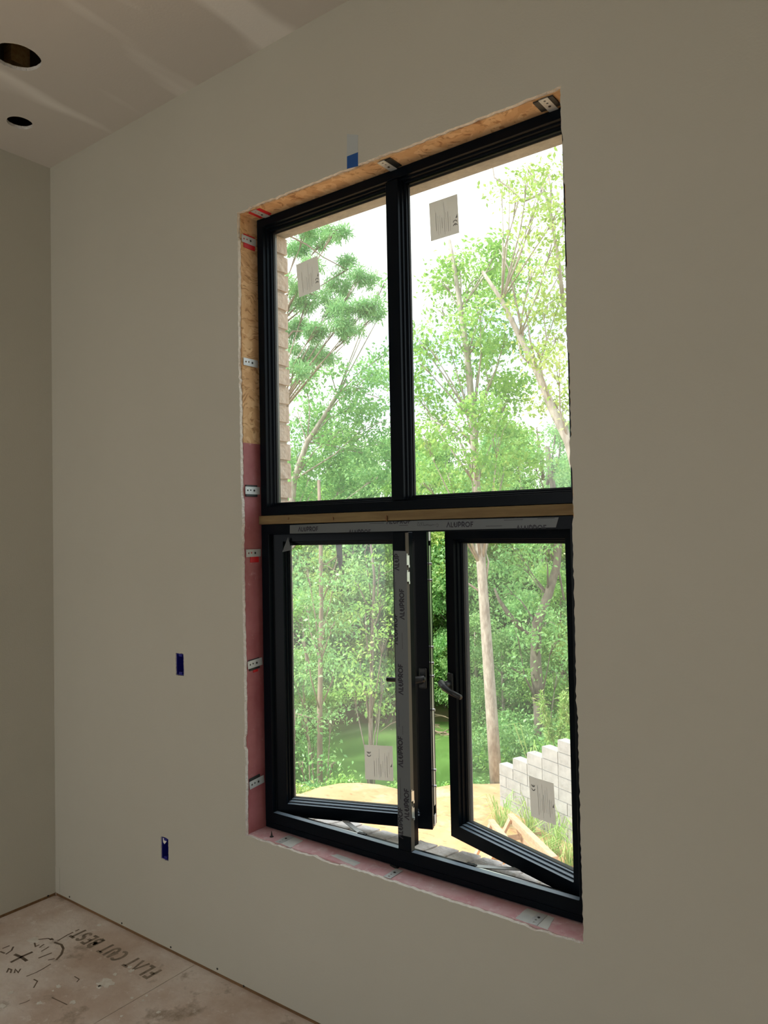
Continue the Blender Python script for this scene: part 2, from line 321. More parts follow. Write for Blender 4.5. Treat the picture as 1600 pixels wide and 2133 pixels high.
# ceiling with two round cut-outs, the joists, and an added box above that keeps light out
ceil = struct(sheet('ceiling', rect(-.1, RX+.1, RY-.1, .1), [circle(.675, -.505, .079, 40, .0012, 3), circle(.2664, -.2818, .049, 32, .001, 4)], .013, lambda a, b, c: Vector((a, b, H+c)), [CEILP, GYPS]), 'primed drywall ceiling with pale streaks of joint compound')
for x in (1.05, 1.45): MB().box(x, x+.04, RY, .0, H+.014, H+.28).build('joist', PINE, ceil)
q = hit(40, 112, 2, H+.10); MB().box(q.x-.035, q.x+.02, q.y-.04, q.y+.03, H+.05, H+.28).build('joist', PINE, ceil)
MB().box(-.1, RX+.1, RY-.1, .1, H+.285, H+.30).build('light_block_top', ROOF, ceil)
for a in ((-.1, -.08, RY-.1, .1), (RX+.08, RX+.1, RY-.1, .1), (-.08, RX+.08, RY-.1, RY-.08), (-.08, RX+.08, .08, .1)): MB().box(*a, H+.013, H+.285).build('light_block_side', ROOF, ceil)
# window wall: drywall sheet with rough cut opening and two box cut-outs
win_loop = rough_rect(XL, XR, ZB, ZT, .011, .0016, .0045, 5)
OUTU = (.866, .913, 1.067, 1.151); OUTL = (.762, .808, .345, .430)
wb = struct(sheet('wall_back', rect(-.013, RX, .013, H), [win_loop, rough_rect(*OUTU, .006, .0012, .002, 8), rough_rect(*OUTL, .006, .0014, .003, 9)], .0127, lambda a, b, c: Vector((a, c, b)), [PAINT, GYPS]), 'warm grey painted drywall round the tall window')
wl = struct(MB().box(-.013, 0, RY, 0, .013, H).build('wall_left', PAINT), 'warm grey painted drywall left of the corner')
struct(sheet('wall_right', rect(RY, .013, 0, H), [rect(-4.4, -3.2, .25, 2.75)], .15, lambda a, b, c: Vector((RX+c, a, b)), [PAINT, PAINT]), 'warm grey painted wall on the right side with an unseen opening added for light')  # opening added out of view to brighten the left side of the room
OP = (.1, 2.0, .0, 2.75)  # opening added behind the camera, sized to set the room's brightness
struct(sheet('wall_front', rect(0, RX, 0, H), [rect(OP[0], OP[1], .003, OP[3])], .15, lambda a, b, c: Vector((a, RY-c, b)), [PAINT, PAINT]), 'painted wall behind the viewer with an unseen opening added for daylight')
for n, a in (('trim_1', (0, RX, .003, .09, 0, .038)), ('trim_2', (-.09, -.003, RY, .0, 0, .038))):
    struct(MB().box(*a).build(n, PLATE), 'brown wooden sole plate under the %s drywall' % ('window wall' if n == 'trim_1' else 'left wall'))
tape_c = MB().box(-.0, .034, -.0012, 0, .02, .13).build('joint_tape', PAINT, wb)
for px, py in ((145, 1868), (254, 1923), (356, 1973), (453, 2018), (508, 2054)):
    q = hit(px, py, 1, 0); m = MB(); m.tube([(q.x, -.0012, q.z), (q.x, .004, q.z)], [.0042, .002], 8); m.build('drywall_screw', DARK, wb)
q = hit(100, 1866, 0, 0); MB().tube([(.0012, q.y, q.z), (-.004, q.y, q.z)], [.0042, .002], 8).build('drywall_screw', DARK, wl)
# wall core and brick veneer outside
we = struct(sheet('wall_exterior', rect(-.4, RX+.4, -.06, H), [rect(XL-.006, XR+.006, ZB-.014, ZT+.014)]+[rect(a[0]-.004, a[1]+.004, a[2]-.004, a[3]+.004) for a in (OUTU, OUTL)], .145, lambda a, b, c: Vector((a, .0128+c, b)), [ROOF, ROOF]), 'buff brick veneer outside the window')
veneer = sheet('mortar_bed', rect(-.4, RX+.4, -3.6, H+.3), [rect(1.256, 2.482, .535, 2.742)], .068, lambda a, b, c: Vector((a, .158+c, b)), [MORT, MORT], we)
def brickmesh(sx, sy, sz, seed):
    bm = bmesh.new(); bmesh.ops.create_cube(bm, size=1); bmesh.ops.subdivide_edges(bm, edges=list(bm.edges), cuts=2, use_grid_fill=True); rd = random.Random(seed)
    for v in bm.verts:
        v.co.x *= sx; v.co.y *= sy; v.co.z *= sz; v.co += Vector((rd.uniform(-1, 1), rd.uniform(-1, 1), rd.uniform(-1, 1)))*.0016
    me = bpy.data.meshes.new('brick'); bm.to_mesh(me); bm.free(); return me
jb = [brickmesh(.092, .075, .060, s) for s in range(6)]
for m in jb: m.materials.append(BRICK)
for i in range(31):
    z = .602+i*.0715-.015
    if z > 2.72: break
    for s, x in ((0, 1.2615-.046), (1, 2.4785+.046)):
        o = link('brick', jb[random.randrange(6)], we); o.location = (x+(random.uniform(-.002, .003) if s == 0 else 0), .199+random.uniform(-.001, .002), z+.0357)
rb = [brickmesh(.071, .150, .055, 20+s) for s in range(5)]
for m in rb: m.materials.append(ROWB)
for i in range(16):
    o = link('brick', rb[random.randrange(5)], we); o.location = (1.245+i*.0815, .228+random.uniform(-.004, .004), .525+random.uniform(-.0015, .0015)); o.rotation_euler = (math.radians(-7), 0, random.uniform(-.012, .012))
MB().box(1.2, 2.54, .16, .285, .455, .535, fn=lambda x, y, z: (x, y, z-.10*(y-.16))).build('sill_mortar', MORT, we)
lm = MB().box(1.15, 2.59, .16, .240, 2.733, 2.93)
bevel(lm.build('lintel', STONE, we), .004)
# ------------------------------------------------------------------ opening lining
def board(n, a, mat, label): return struct(MB().box(*a).build(n, mat), label)
board('trim_3', (XL-.008, XL+.003, .0132, .16, 1.93, ZT+.004), OSB, 'oriented strand board lining the upper left jamb')
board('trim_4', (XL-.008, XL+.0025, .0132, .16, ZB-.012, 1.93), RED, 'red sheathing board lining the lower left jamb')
board('trim_5', (XL-.008, XR+.008, .0132, .16, ZT-.003, ZT+.012), OSB, 'oriented strand board lining the head of the window opening')
board('trim_6', (XR-.003, XR+.008, .0132, .16, ZB-.012, ZT-.003), OSB, 'strand board lining the right jamb')
sillb = struct(MB().box(XL+.0025, XR-.003, .0132, .16, ZB-.012, ZB+.003).build('trim_7', REDS), 'dusty sheathing lining the sill, painted pink as lit by the window')
def rough_plate(nm, pts, z, th, mat, parent, seed=1):
    rd = random.Random(seed); P = []
    for i in range(len(pts)):
        a = pts[i]; b = pts[(i+1) % len(pts)]
        for k in range(5): t = k/5; P.append((a[0]+(b[0]-a[0])*t+rd.uniform(-.0012, .0012), a[1]+(b[1]-a[1])*t+rd.uniform(-.0012, .0012)))
    return MB().prism(P, z, z+th, 2).build(nm, mat, parent)
zs = ZB+.003
def quad_on_sill(*px): return [tuple(hit(x, y, 2, zs)[:2]) for x, y in px]
rough_plate('grey_patch', quad_on_sill((581, 1755), (603, 1741), (632, 1751), (606, 1766)), zs, .0008, PATCH, sillb, 1)
rough_plate('grey_patch', quad_on_sill((688, 1782), (703, 1779), (752, 1797), (738, 1804)), zs, .0004, PATCH, sillb, 2)
rough_plate('grey_patch', quad_on_sill((1074, 1913), (1098, 1892), (1155, 1912), (1140, 1937)), zs, .0008, PATCH, sillb, 3)
# timber between the two windows
tim = tag(MB().box(XL+.004, XR-.004, .080, .155, 1.636, 1.667).build('timber_spacer', woodmat('shaded treated pine', (.22, .155, .062), (.155, .10, .038))), 'rough pine batten lying between the upper and lower windows', 'batten'); bevel(tim, .002)  # pine darkened in its colour to put in room-side shade
for px, r in ((693, .006), (805, .010), (600, .004)):
    q = hit(px, 1080, 1, .08); MB().tube([(q.x, .0797, q.z), (q.x+.004, .081, q.z)], [r, r], 9).build('knot', PLATE, tim)

# ------------------------------------------------------------------ anchor straps, screws and shims
def strap(M4, L, label, nh=2, scr=1):
    root = empty('anchor_strap'); root.matrix_world = M4
    sheet('strap_plate', rect(0, L, -.0135, .0135), [circle(L*.16, 0, .0035, 10), circle(L*.36, .001, .0032, 10)], .0014, lambda a, b, c: Vector((a, b, c+.0042)), [GALV, GALV], root)
    for k in range(scr): MB().tube([(L*(.60+.2*k), 0, .0005), (L*(.60+.2*k), 0, .0068)], [.002, .004], 8).build('screw', DARK, root)
    return tag(root, label, 'strap', 'window anchor straps')
def shim(M4, a, mat, label, tilt=0):
    o = MB().box(*a).build('plastic_shim', mat); bevel(o, .0008, 1); o.matrix_world = M4 @ Matrix.Rotation(tilt, 4, 'Z'); return tag(o, label, 'shim', 'plastic shims behind the straps')
def basis(o, xa, za):
    x = Vector(xa).normalized(); z = Vector(za).normalized(); y = z.cross(x); m = Matrix.Identity(4)
    for i, v in enumerate((x, y, z)):
        for k in range(3): m[k][i] = v[k]
    m.translation = o; return m
SX = XL+.003
def left_m(px, py, tilt=0):
    q = hit(px, py, 0, SX); return basis((SX, .014, q.z), (0, math.cos(tilt), math.sin(tilt)), (1, 0, 0))      # local y = z x x = ... up or down
L_ = .070
for py, tl, name, sh in ((505, 0, 'highest on the left jamb, over a wide red shim', [((.012, .066, -.030, .020, 0, .004), REDP, 'wide red plastic shim highest on the left jamb')]),
                         (757, 0, 'screwed to the strand board without any shim', []),
                         (1022, 0, 'over a black shim level with the foot of the upper window', [((.004, .060, -.022, .020, 0, .0042), BLKP, 'black plastic shim on red jamb level with the foot of upper window')]),
                         (1152, 0, 'above a hanging red shim beside the lower window head', [((.022, .062, -.034, .010, 0, .004), REDP, 'bright red plastic shim on red jamb beside the lower window head')]),
                         (1384, .09, 'tilted over stacked black and red shims midway down the red jamb', [((.008, .058, -.023, .016, 0, .0036), BLKP, 'black plastic shim midway down the red jamb'), ((.026, .050, -.033, .012, -.0002, .002), REDP, 'small red shim peeping below the black shim midway down')]),
                         (1634, .10, 'lowest and tilted on the red jamb near the sill', [((.004, .055, -.012, .023, 0, .0034), BLKP, 'thin black shim slot lowest on the red jamb near the sill')])):
    m4 = left_m(525, py, tl); sgn = 1 if (m4 @ Vector((0, 1, 0))-m4.translation).z > 0 else -1
    for k, (a, mt, lb) in enumerate(sh):
        a = list(a)
        if sgn < 0: a[2], a[3] = -a[3], -a[2]
        shim(m4, a, mt, lb)
    strap(m4, L_, 'perforated steel strap '+name)
ZH = ZT-.003
for (px, py), name, sh in (((541, 442), 'at the left end of the window head over a red shim', [((.006, .064, -.032, .026, 0, .004), REDP, 'wide red plastic shim at the left end of the window head')]),
                           ((803, 340), 'at the middle of the window head over a black shim', [((.004, .066, -.010, .034, 0, .004), BLKP, 'black plastic shim at the middle of the window head')]),
                           ((1138, 210), 'at the right end of the window head over a black shim', [((.004, .060, -.032, .026, 0, .004), BLKP, 'black plastic shim at the right end of the window head')])):
    q = hit(px, py, 2, ZH); m4 = basis((q.x, .014, ZH), (0, 1, 0), (0, 0, -1)); s2 = 1 if (m4 @ Vector((0, 1, 0))-m4.translation).x > 0 else -1
    for a, mt, lb in sh:
        a = list(a)
        if s2 < 0: a[2], a[3] = -a[3], -a[2]
        shim(m4, a, mt, lb)
    strap(m4, L_, 'perforated steel strap '+name)
for (px, py), name in (((592, 1750), 'lying at the left end of the pink sill beside a grey patch'), ((824, 1818), 'lying at the middle of the pink sill'), ((1124, 1912), 'lying on the grey patch at the right end of the pink sill')):
    q = hit(px, py, 2, zs); m4 = basis((q.x, .012, zs-.003), (.0, 1, 0), (0, 0, 1)); strap(m4, .066, 'perforated steel strap '+name)
q = hit(566, 1743, 2, zs); o = MB().tube([(q.x, q.y, zs), (q.x, q.y, zs+.004), (q.x, q.y, zs+.020)], [.008, .0035, .0008], 8).build('screw_point', DARK); tag(o, 'black screw point sticking up from the left end of the sill', 'screw')
q = hit(822, 1806, 2, zs); o = MB().box(-.016, .016, -.006, .006, 0, .006).build('packer_scrap', BLKP); o.location = (q.x, q.y, zs); o.rotation_euler = (0, 0, -.25); bevel(o, .001, 1); tag(o, 'small black packer scrap beside the middle sill strap', 'packer')

# ================================================================== WINDOWS
FY = .085
# upper fixed window
X0, X1 = 1.256, 2.479
w1 = struct(empty('window_1', (1.868, .12, 1.668)), 'black framed fixed window of two tall panes')
def part(mb, name, mat, parent, **k):
    o = mb.build(name, mat, None, **k); o.parent = parent; o.matrix_parent_inverse = parent.matrix_world.inverted() if parent.type != 'EMPTY' or True else Matrix(); return o
bpy.context.view_layer.update()
UP = [(0, FY), (.030, FY), (.031, .099), (.036, .0995), (.037, .112), (.043, .113), (.044, .135), (.030, .158), (0, .158)]
o = part(ring(MB(), UP, X0, X1, 1.668, 2.755, IDF), 'frame', FRAME, w1); bevel(o, .0012, 1)
MU = [(-.0235, FY), (.0235, FY), (.0245, .099), (.0295, .0995), (.0305, .112), (.0365, .113), (.0375, .135), (.022, .158), (-.022, .158), (-.0375, .135), (-.0365, .113), (-.0305, .112), (-.0295, .0995), (-.0245, .099)]
CX = 1.8695
o = part(MB().prism([(CX+a, b) for a, b in MU], 1.70, 2.722, 2), 'mullion', FRAME, w1); bevel(o, .0012, 1)
panes = []
for a, b in ((X0+.040, CX-.033), (CX+.033, X1-.040)):
    part(ring(MB(), [(0, .1235), (.0065, .1235), (.0065, .127), (0, .127)], a, b, 1.708, 2.708, IDF), 'gasket', GASK, w1)
    panes.append(part(MB().box(a, b, .1275, .1335, 1.708, 2.708), 'glass_pane', GLASS, w1))
def label_sheet(parent, O, ax, ay, nz_, wd, ht, ce, flip=False):
    """paper certificate stuck on a pane: corner O, axes ax (width) and ay (height), facing nz_"""
    O, ax, ay, nz_ = Vector(O), Vector(ax).normalized(), Vector(ay).normalized(), Vector(nz_).normalized()
    fn = lambda a, b, c: tuple(O+ax*a+ay*b+nz_*c)
    pm = MB().add([fn(0, 0, .0005), fn(wd, 0, .0005), fn(wd, ht, .0005), fn(0, ht, .0005)], [(0, 1, 2, 3)]); o = part(pm, 'label_sheet', PAPER, parent, fix=False); o['label'] = 'grey paper label printed with CE mark'
    ink = MB(); fnt = MB(); rd = random.Random(int(wd*1e4))
    F2 = lambda a, b, c: fn(a, b, .0008)
    if ce == 'right':   # CE stands near the right edge, turned to read downwards
        text(ink, 'ce', .016, .0028, lambda a, b, c: F2(wd*.80+b, ht*.36-a, c))
    else:
        text(ink, 'ce', .016, .0028, lambda a, b, c: F2(wd*.08+.016-b, ht*.66+a, c))
    for i in range(8):
        x = wd*(.22+.07*i) if ce == 'right' else wd*(.34+.075*i); y0 = ht*rd.uniform(.08, .25); y1 = ht*rd.uniform(.45, .85)
        stroke(fnt, [(x, y0), (x, y1)], .0009 if i % 3 else .0017, F2)
    stroke(fnt, [(wd*.52, ht*.06), (wd*.52, ht*.9)], .0009, F2)
    mb = MB(); mb.add(ink.v, ink.f, 0); mb.add(fnt.v, fnt.f, 1); mb.add([F2(wd*.90, ht*.40, 0), F2(wd*.96, ht*.40, 0), F2(wd*.96, ht*.5, 0)], [(0, 1, 2)], 0)
    pr = part(mb, 'print', [INKL, INKV], parent, fix=False)
    return o
GY = .1272
def pane_label(parent, px4, ce):
    P = [hit(x, y, 1, GY) for x, y in px4]       # bottom-left, bottom-right, top-right, top-left
    ax = P[1]-P[0]; ay = P[3]-P[0]; label_sheet(parent, P[0], ax, ay, (0, -1, 0), ax.length, ay.length, ce)
pane_label(panes[0], ((623, 620), (668, 602), (664, 535), (617, 552)), 'right')
pane_label(panes[1], ((898, 503), (957, 485), (951, 404), (894, 424)), 'right')
# lower casement window
w2 = struct(empty('window_2', (1.868, .12, .555)), 'black framed casement window with both sashes pushed open')
bpy.context.view_layer.update()
LP = [(0, FY), (.037, FY), (.037, .106), (.021, .1065), (.021, .150), (0, .150)]
o = part(ring(MB(), LP, X0, X1, .568, 1.635, IDF), 'frame', FRAME, w2); bevel(o, .0012, 1)
part(MB().box(X0+.04, CX-.026, FY+.0015, .1055, .6049, .6056), 'sill_sheen_strip', BEAD_SHEEN, w2); part(MB().box(CX+.026, X1-.04, FY+.0015, .1055, .6049, .6056), 'sill_sheen_strip', BEAD_SHEEN, w2)  # thin strips added to show a painted sky sheen along the sill
o = part(MB().box(X0, X1, FY+.001, .152, .548, .5675), 'sill_profile', FRAME, w2); bevel(o, .001, 1)
o = part(ring(MB(), [(0, .1066), (.004, .1066), (.004, .110), (0, .110)], X0+.031, X1-.031, .599, 1.604, IDF), 'gasket', GASK, w2)
o = part(MB().prism([(CX-.0235, FY), (CX+.0245, FY), (CX+.0245, .107), (CX+.010, .1075), (CX+.010, .150), (CX-.010, .150), (CX-.010, .1075), (CX-.0235, .107)], .605, 1.598, 2), 'mullion', FRAME, w2); bevel(o, .001, 1)
part(MB().box(CX+.0245, CX+.0252, .088, .1055, .607, 1.597), 'mullion_lit_strip', FRAMEI, w2)  # strip coloured as the side lit from outside
for zc in (1.487, .752):
    kp = MB()
    for dz in (.026, -.026):
        kp.box(CX+.0252, CX+.0275, .090, .1045, zc+dz-.018, zc+dz+.012); kp.box(CX+.0252, CX+.0285, .0985, .1045, zc+dz-.026, zc+dz-.018); kp.box(CX+.0252, CX+.0285, .090, .094, zc+dz+.012, zc+dz+.018)
    part(kp, 'strike_plate', STEEL, w2)
def bead(mb, fn, u0, u1, z0):
    # stepped strip added on the bottom rail to carry the painted sky sheen
    for v0, v1, h0, h1 in ((.0004, .0118, .0440, .0450), (.0122, .0238, .0500, .0512), (.0242, .0335, .0560, .0575)):
        vs = [fn(u, v, z0+h) for u in (u0, u1) for v, h in ((v0, h0-.002), (v1, h1-.002), (v1, h1), (v0, h0))]
        mb.add(vs, [(0, 1, 2, 3), (7, 6, 5, 4), (0, 4, 5, 1), (1, 5, 6, 2), (2, 6, 7, 3), (3, 7, 4, 0)])
    return mb
def make_sash(hx, hy, sgn, ang, wd, z0, z1):
    s, c = math.sin(ang), math.cos(ang)
    fn = lambda u, v, z: (hx+sgn*(u*c-v*s*1.0)*1.0, hy+u*s+v*c, z)
    sash = part(ring(MB(), [(0, 0), (.044, 0), (.0445, .012), (.050, .0125), (.0505, .024), (.056, .0245), (.0565, .050), (.040, .066), (0, .066), (0, .050), (.008, .049), (.008, .022), (0, .021)], 0, wd, z0, z1, fn), 'sash', FRAME, w2); bevel(sash, .001, 1)
    sash['label'] = 'open %s sash' % ('left' if sgn > 0 else 'right')
    part(bead(MB(), fn, .046, wd-.046, z0), 'glazing_bead_sheen', BEAD_SHEEN, sash)
    part(MB().box(.05, wd-.05, .034, .040, z0+.05, z1-.05, fn=fn), 'glass_pane', GLASS, sash)
    part(ring(MB(), [(0, .030), (.0065, .030), (.0065, .0335), (0, .0335)], .052, wd-.052, z0+.052, z1-.052, fn), 'gasket', GASK, sash)
    return sash, fn
TH = math.radians(20.3)
sL, fL = make_sash(1.287, .107, 1, TH, .578, .588, 1.616)
sR, fR = make_sash(2*CX-1.287, .107, -1, math.radians(19.4), .578, .588, 1.616)
# espagnolette edge gear on the left sash
eg = MB().box(.578, .5795, .026, .044, .66, 1.55, fn=fL); o = part(eg, 'lock_rod', STEEL, sL)
for z in (1.487, 1.43, 1.20, 1.145, 1.10, .985, .78, .725):
    part(MB().tube([fL(.5795, .033, z), fL(.587, .033, z)], [.004, .005], 8), 'locking_cam', STEEL, sL)
for z in (.61, 1.585): part(MB().box(.578, .5805, .022, .046, z-.018, z+.018, fn=fL), 'corner_keep', GALV, sL)
# handles
def handle(fn, sash, z, u, tilt, L):
    h = MB(); h.box(u-.013, u+.013, -.011, 0, z-.035, z+.035, fn=fn); o = part(h, 'handle_base', BLKP, sash); bevel(o, .004, 2)
    k = MB(); k.tube([fn(u, -.008, z), fn(u, -.024, z-.001), fn(u, -.042, z-.002)], [.0125, .012, .013], 12)
    part(k, 'handle_neck', BLKP, sash, smooth=True)
    lv = MB(); P = [(u+.012, -.036, z+.004), (u-.02, -.048, z-.004*0-tilt*.2), (u-L*.5, -.052, z-tilt*.55), (u-L, -.050, z-tilt)]
    lv.tube([fn(*q) for q in P], [.011, .0115, .0085, .008], 10); part(lv, 'handle_lever', BLKP, sash, smooth=True)
    part(MB().tube([fn(u+.004, -.0425, z+.001), fn(u+.004, -.049, z+.001)], [.006, .006], 10), 'handle_button', STEEL if fn is fR else BLKP, sash)
handle(fL, sL, 1.100, .556, .000, .115)
handle(fR, sR, 1.095, .556, .022, .105)
# friction stays on the sill
def stay(fn, sgn, uh, xk, sash):
    a = Vector(fn(uh, .03, .590)); b = Vector((xk, .135, .592))
    part(MB().bar((min(xk, X0+.05 if sgn > 0 else xk), .133, .5905), (max(xk, X1-.05 if sgn < 0 else xk), .133, .5905), .010, .003), 'stay_track', STEEL, w2)
    part(MB().bar(a, b, .018, .0025), 'stay_arm', GALV, w2)
    m = MB(); m.tube([b+Vector((0, 0, -.002)), b+Vector((0, 0, .006))], .008, 8); m.box(b.x-.020, b.x+.012, b.y-.006, b.y+.006, b.z, b.z+.005); part(m, 'stay_slider', BLKP, w2)
stay(fL, 1, .235, 1.665, sL); stay(fR, -1, .235, 2.085, sR)
# protective film with printing
def film_piece(name, poly, y, parent):
    return part(MB().prism([(a, b) for a, b in poly], y-.0004, y, 1), name, FILM, parent)
def fpx(pts, y=FY): return [(q.x, q.z) for q in (hit(px, py, 1, y) for px, py in pts)]
TF = fpx([(604, 1113), (1158, 1098.5), (1164, 1077.5), (900, 1083.5), (700, 1090), (604, 1094)])
TF = [(a, min(max(b, 1.6005), 1.6335)) for a, b in TF]
film_piece('protective_film', TF, FY, w2)
pr = MB(); FP = lambda a, b, c: (a, FY-.0007, b)
def film_text_h(px, py, s, h=.0150, mirror=False):
    q = hit(px, py, 1, FY); text(pr, s, h, .0034, FP, q.x, q.z, 1.06)
film_text_h(622, 1107, 'ALUPROF'); film_text_h(727, 1113.5, 'ALUPROF'); film_text_h(806, 1091.5, 'ALUPROF'); film_text_h(931, 1098.5, 'ALUPROF'); film_text_h(1076, 1106, 'ALUPROF'); film_text_h(1027, 1080.5, 'ALUPROF')
top_print = part(pr, 'film_print', INK, w2, fix=False); clip(top_print, [((0, 0, 1.6330), (0, 0, 1)), ((0, 0, 1.6008), (0, 0, -1))])
pr = MB()
for a, b, y in ((680, 706, 1110), (770, 800, 1090.5), (832, 850, 1094.5), (1012, 1046, 1096), (1050, 1090, 1083.5), (1120, 1156, 1080)):
    qa, qb = hit(a, y, 1, FY), hit(b, y, 1, FY); stroke(pr, [(qa.x, qa.z), (qb.x, qa.z)], .0016, FP)
qa = hit(884, 1088, 1, FY); text(pr, '1372', .010, .0012, lambda a, b, c: (qa.x-(a-qa.x), FY-.0007, qa.z-(b-qa.z)), qa.x, qa.z)
qa = hit(884, 1095, 1, FY); stroke(pr, [(qa.x, qa.z), (qa.x+.012, qa.z+.004), (qa.x+.022, qa.z-.001), (qa.x+.034, qa.z+.003)], .0011, FP); stroke(pr, [(qa.x+.0, qa.z+.001), (qa.x+.046, qa.z+.002)], .0009, FP)
stroke(pr, [(qa.x+.046, qa.z+.006), (qa.x+.052, qa.z+.001), (qa.x+.050, qa.z-.004), (qa.x+.044, qa.z-.003)], .0011, FP)
part(pr, 'film_handwriting', INKF, w2, fix=False)
MF = fpx([(829.5, 1738), (857, 1744), (846.5, 1148), (820.5, 1147)])
film_piece('protective_film', MF, FY, w2)
pr = MB()
def film_text_v(px, py, s='ALUPROF', h=.0178):
    q = hit(px, py, 1, FY); text(pr, s, h, .0040, lambda a, b, c: (q.x-(b-q.z), FY-.0007, q.z+(a-q.x)), q.x, q.z, .92)
for px, py in ((843, 1290), (840.5, 1447), (840, 1598), (853, 1708), (829, 1342), (864, 1553), (840, 1747)): film_text_v(px, py)
film_text_v(832, 1188, 'ALUP')
mul_print = part(pr, 'film_print', INK, w2, fix=False); clip(mul_print, [((CX-.0215, 0, 0), (-1, 0, 0)), ((CX+.0235, 0, 0), (1, 0, 0)), ((0, 0, 1.541), (0, 0, 1))])
pr = MB()
for px, a, b in ((824, 1212, 1250), (838, 1318, 1352), (831, 1478, 1514), (834, 1620, 1665), (839, 1512, 1530)):
    qa, qb = hit(px, a, 1, FY), hit(px, b, 1, FY); stroke(pr, [(qa.x, qa.z), (qa.x, qb.z)], .0014, FP)
part(pr, 'film_fine_print', INKF, w2, fix=False)
# loose film scraps on the sash
q = [hit(x, y, 1, .118) for x, y in ((600, 1118), (588, 1150), (606, 1146))]
part(MB().add(q+[v+Vector((0, .001, 0)) for v in q], [(0, 1, 2), (3, 5, 4), (0, 3, 4, 1), (1, 4, 5, 2), (2, 5, 3, 0)]), 'film_scrap', FILM, sL)
hf = MB(); A = [Vector(fL(.215, .068, 1.60)), Vector(fL(.245, .068, 1.60)), Vector(fL(.243, .078, 1.49)), Vector(fL(.229, .082, 1.465))]
hf.add(A+[v+Vector((0, .0006, 0)) for v in A], [(0, 1, 2, 3), (7, 6, 5, 4), (0, 4, 5, 1), (1, 5, 6, 2), (2, 6, 7, 3), (3, 7, 4, 0)]); part(hf, 'hanging_film', FILM, sL)
ht_ = MB(); text(ht_, 'ALUP', .012, .0026, lambda a, b, c: tuple(Vector(fL(.236-b, .0665+(.075-a)*.12, 1.482+a))), 0, 0, 1.0); part(ht_, 'film_print', INK, sL, fix=False)
# labels on the sash panes
def sash_label(sash, fn, sgn, px4, ce):
    O = Vector(fn(0, .0335, 0)); e1 = (Vector(fn(1, .0335, 0))-O).normalized(); nrm = e1.cross(Vector((0, 0, 1))).normalized()
    if nrm.y > 0: nrm = -nrm
    P = []
    for x, y in px4:
        d = ray(x, y); P.append(CAM+d*((O-CAM).dot(nrm)/d.dot(nrm)))
    ax = P[1]-P[0]; ay = P[3]-P[0]; label_sheet(sash, P[0], ax, ay, nrm, ax.length, ay.length, ce)
sash_label(sL, fL, 1, ((761, 1623), (820, 1627), (818, 1553), (759, 1551)), 'left')
sash_label(sR, fR, -1, ((1107, 1700), (1159, 1719), (1154, 1628), (1102, 1616)), 'left')

# ================================================================== small things on the walls and floor
def elbox(a, label):
    x0, x1, z0, z1 = a; root = empty('electrical_box', ((x0+x1)/2, .0, z0)); bpy.context.view_layer.update()
    b = MB(); t = .0022; e = .002; X0_, X1_, Z0_, Z1_ = x0+e, x1-e, z0+e, z1-e
    b.box(X0_, X1_, .040, .042, Z0_, Z1_); b.box(X0_, X0_+t, .003, .040, Z0_, Z1_); b.box(X1_-t, X1_, .003, .040, Z0_, Z1_); b.box(X0_+t, X1_-t, .003, .040, Z0_, Z0_+t); b.box(X0_+t, X1_-t, .003, .040, Z1_-t, Z1_)
    part(b, 'box_body', BOXB, root)
    for z in (Z0_+.006, Z1_-.006): part(MB().box(X0_+.012, X1_-.012, .004, .012, z-.0045, z+.0045), 'screw_boss', BOXB, root)
    return tag(root, label, 'outlet box', 'electrical boxes left of the window')
elbox(OUTU, 'blue plastic electrical box at switch height left of the window')
lo = elbox(OUTL, 'blue plastic electrical box low on the wall, smeared with white compound')
part(MB().prism([(OUTL[0]+.004, OUTL[3]-.004), (OUTL[0]+.030, OUTL[3]-.006), (OUTL[0]+.026, OUTL[3]-.016), (OUTL[0]+.014, OUTL[3]-.028), (OUTL[0]+.006, OUTL[3]-.022)], .006, .0075, 1), 'compound_smear', MUD, lo)
t0 = fpx([(723, 352), (746, 346), (746, 317), (723, 326)], 0.0); t1 = fpx([(723, 326), (746, 317), (746, 281), (723, 279)], 0.0)
tp = empty('masking_tape', (1.78, 0, 2.76)); bpy.context.view_layer.update()
part(MB().prism(t0, -.0004, 0, 1), 'blue_end', TAPEB, tp); part(MB().prism(t1, -.0005, 0, 1), 'painted_end', TAPEP, tp)
tag(tp, 'strip of blue masking tape above the window, its upper end painted over', 'tape')
# print and marks on the subfloor
FN = lambda a, b, c: (a, b, c+.0001)
st = MB(); text(st, 'FLAT CUT BEST', .068, .0125, lambda a, b, c: (.885-a, -.155+.0-(b-.0)*1.0+.062*0+.0, .0004), 0, -.062, .72, .20); part(st, 'stencil_text', STENC, flo, fix=False)
mk = MB()
def fl(pts, wd=.006):
    stroke(mk, [tuple(hit(x, y, 2, 0)[:2]) for x, y in pts], wd, lambda a, b, c: (a, b, .0004))
fl([(22, 2005), (45, 1993), (68, 1983)], .012); fl([(30, 1988), (45, 1994), (56, 2002)], .012)
fl([(80, 1957), (100, 1955), (112, 1958)]); fl([(113, 1963), (128, 1968), (132, 1976), (128, 1988), (117, 2000)], .009)
fl([(104, 1958), (110, 1955)], .012); fl([(120, 1960), (140, 1948), (165, 1936)], .006); fl([(72, 1964), (74, 1972), (82, 1968)]); fl([(82, 1974), (92, 1967)]); fl([(86, 1982), (96, 1976), (102, 1972)]); fl([(80, 1996), (95, 1990), (108, 1985)], .007)
fl([(100, 2000), (114, 1997)]); fl([(55, 2034), (75, 2026), (90, 2018), (106, 2008)], .005); fl([(5, 1976), (20, 1970)], .007); fl([(12, 1988), (24, 1980), (28, 1972)], .007); fl([(0, 1982), (10, 1986)], .007)
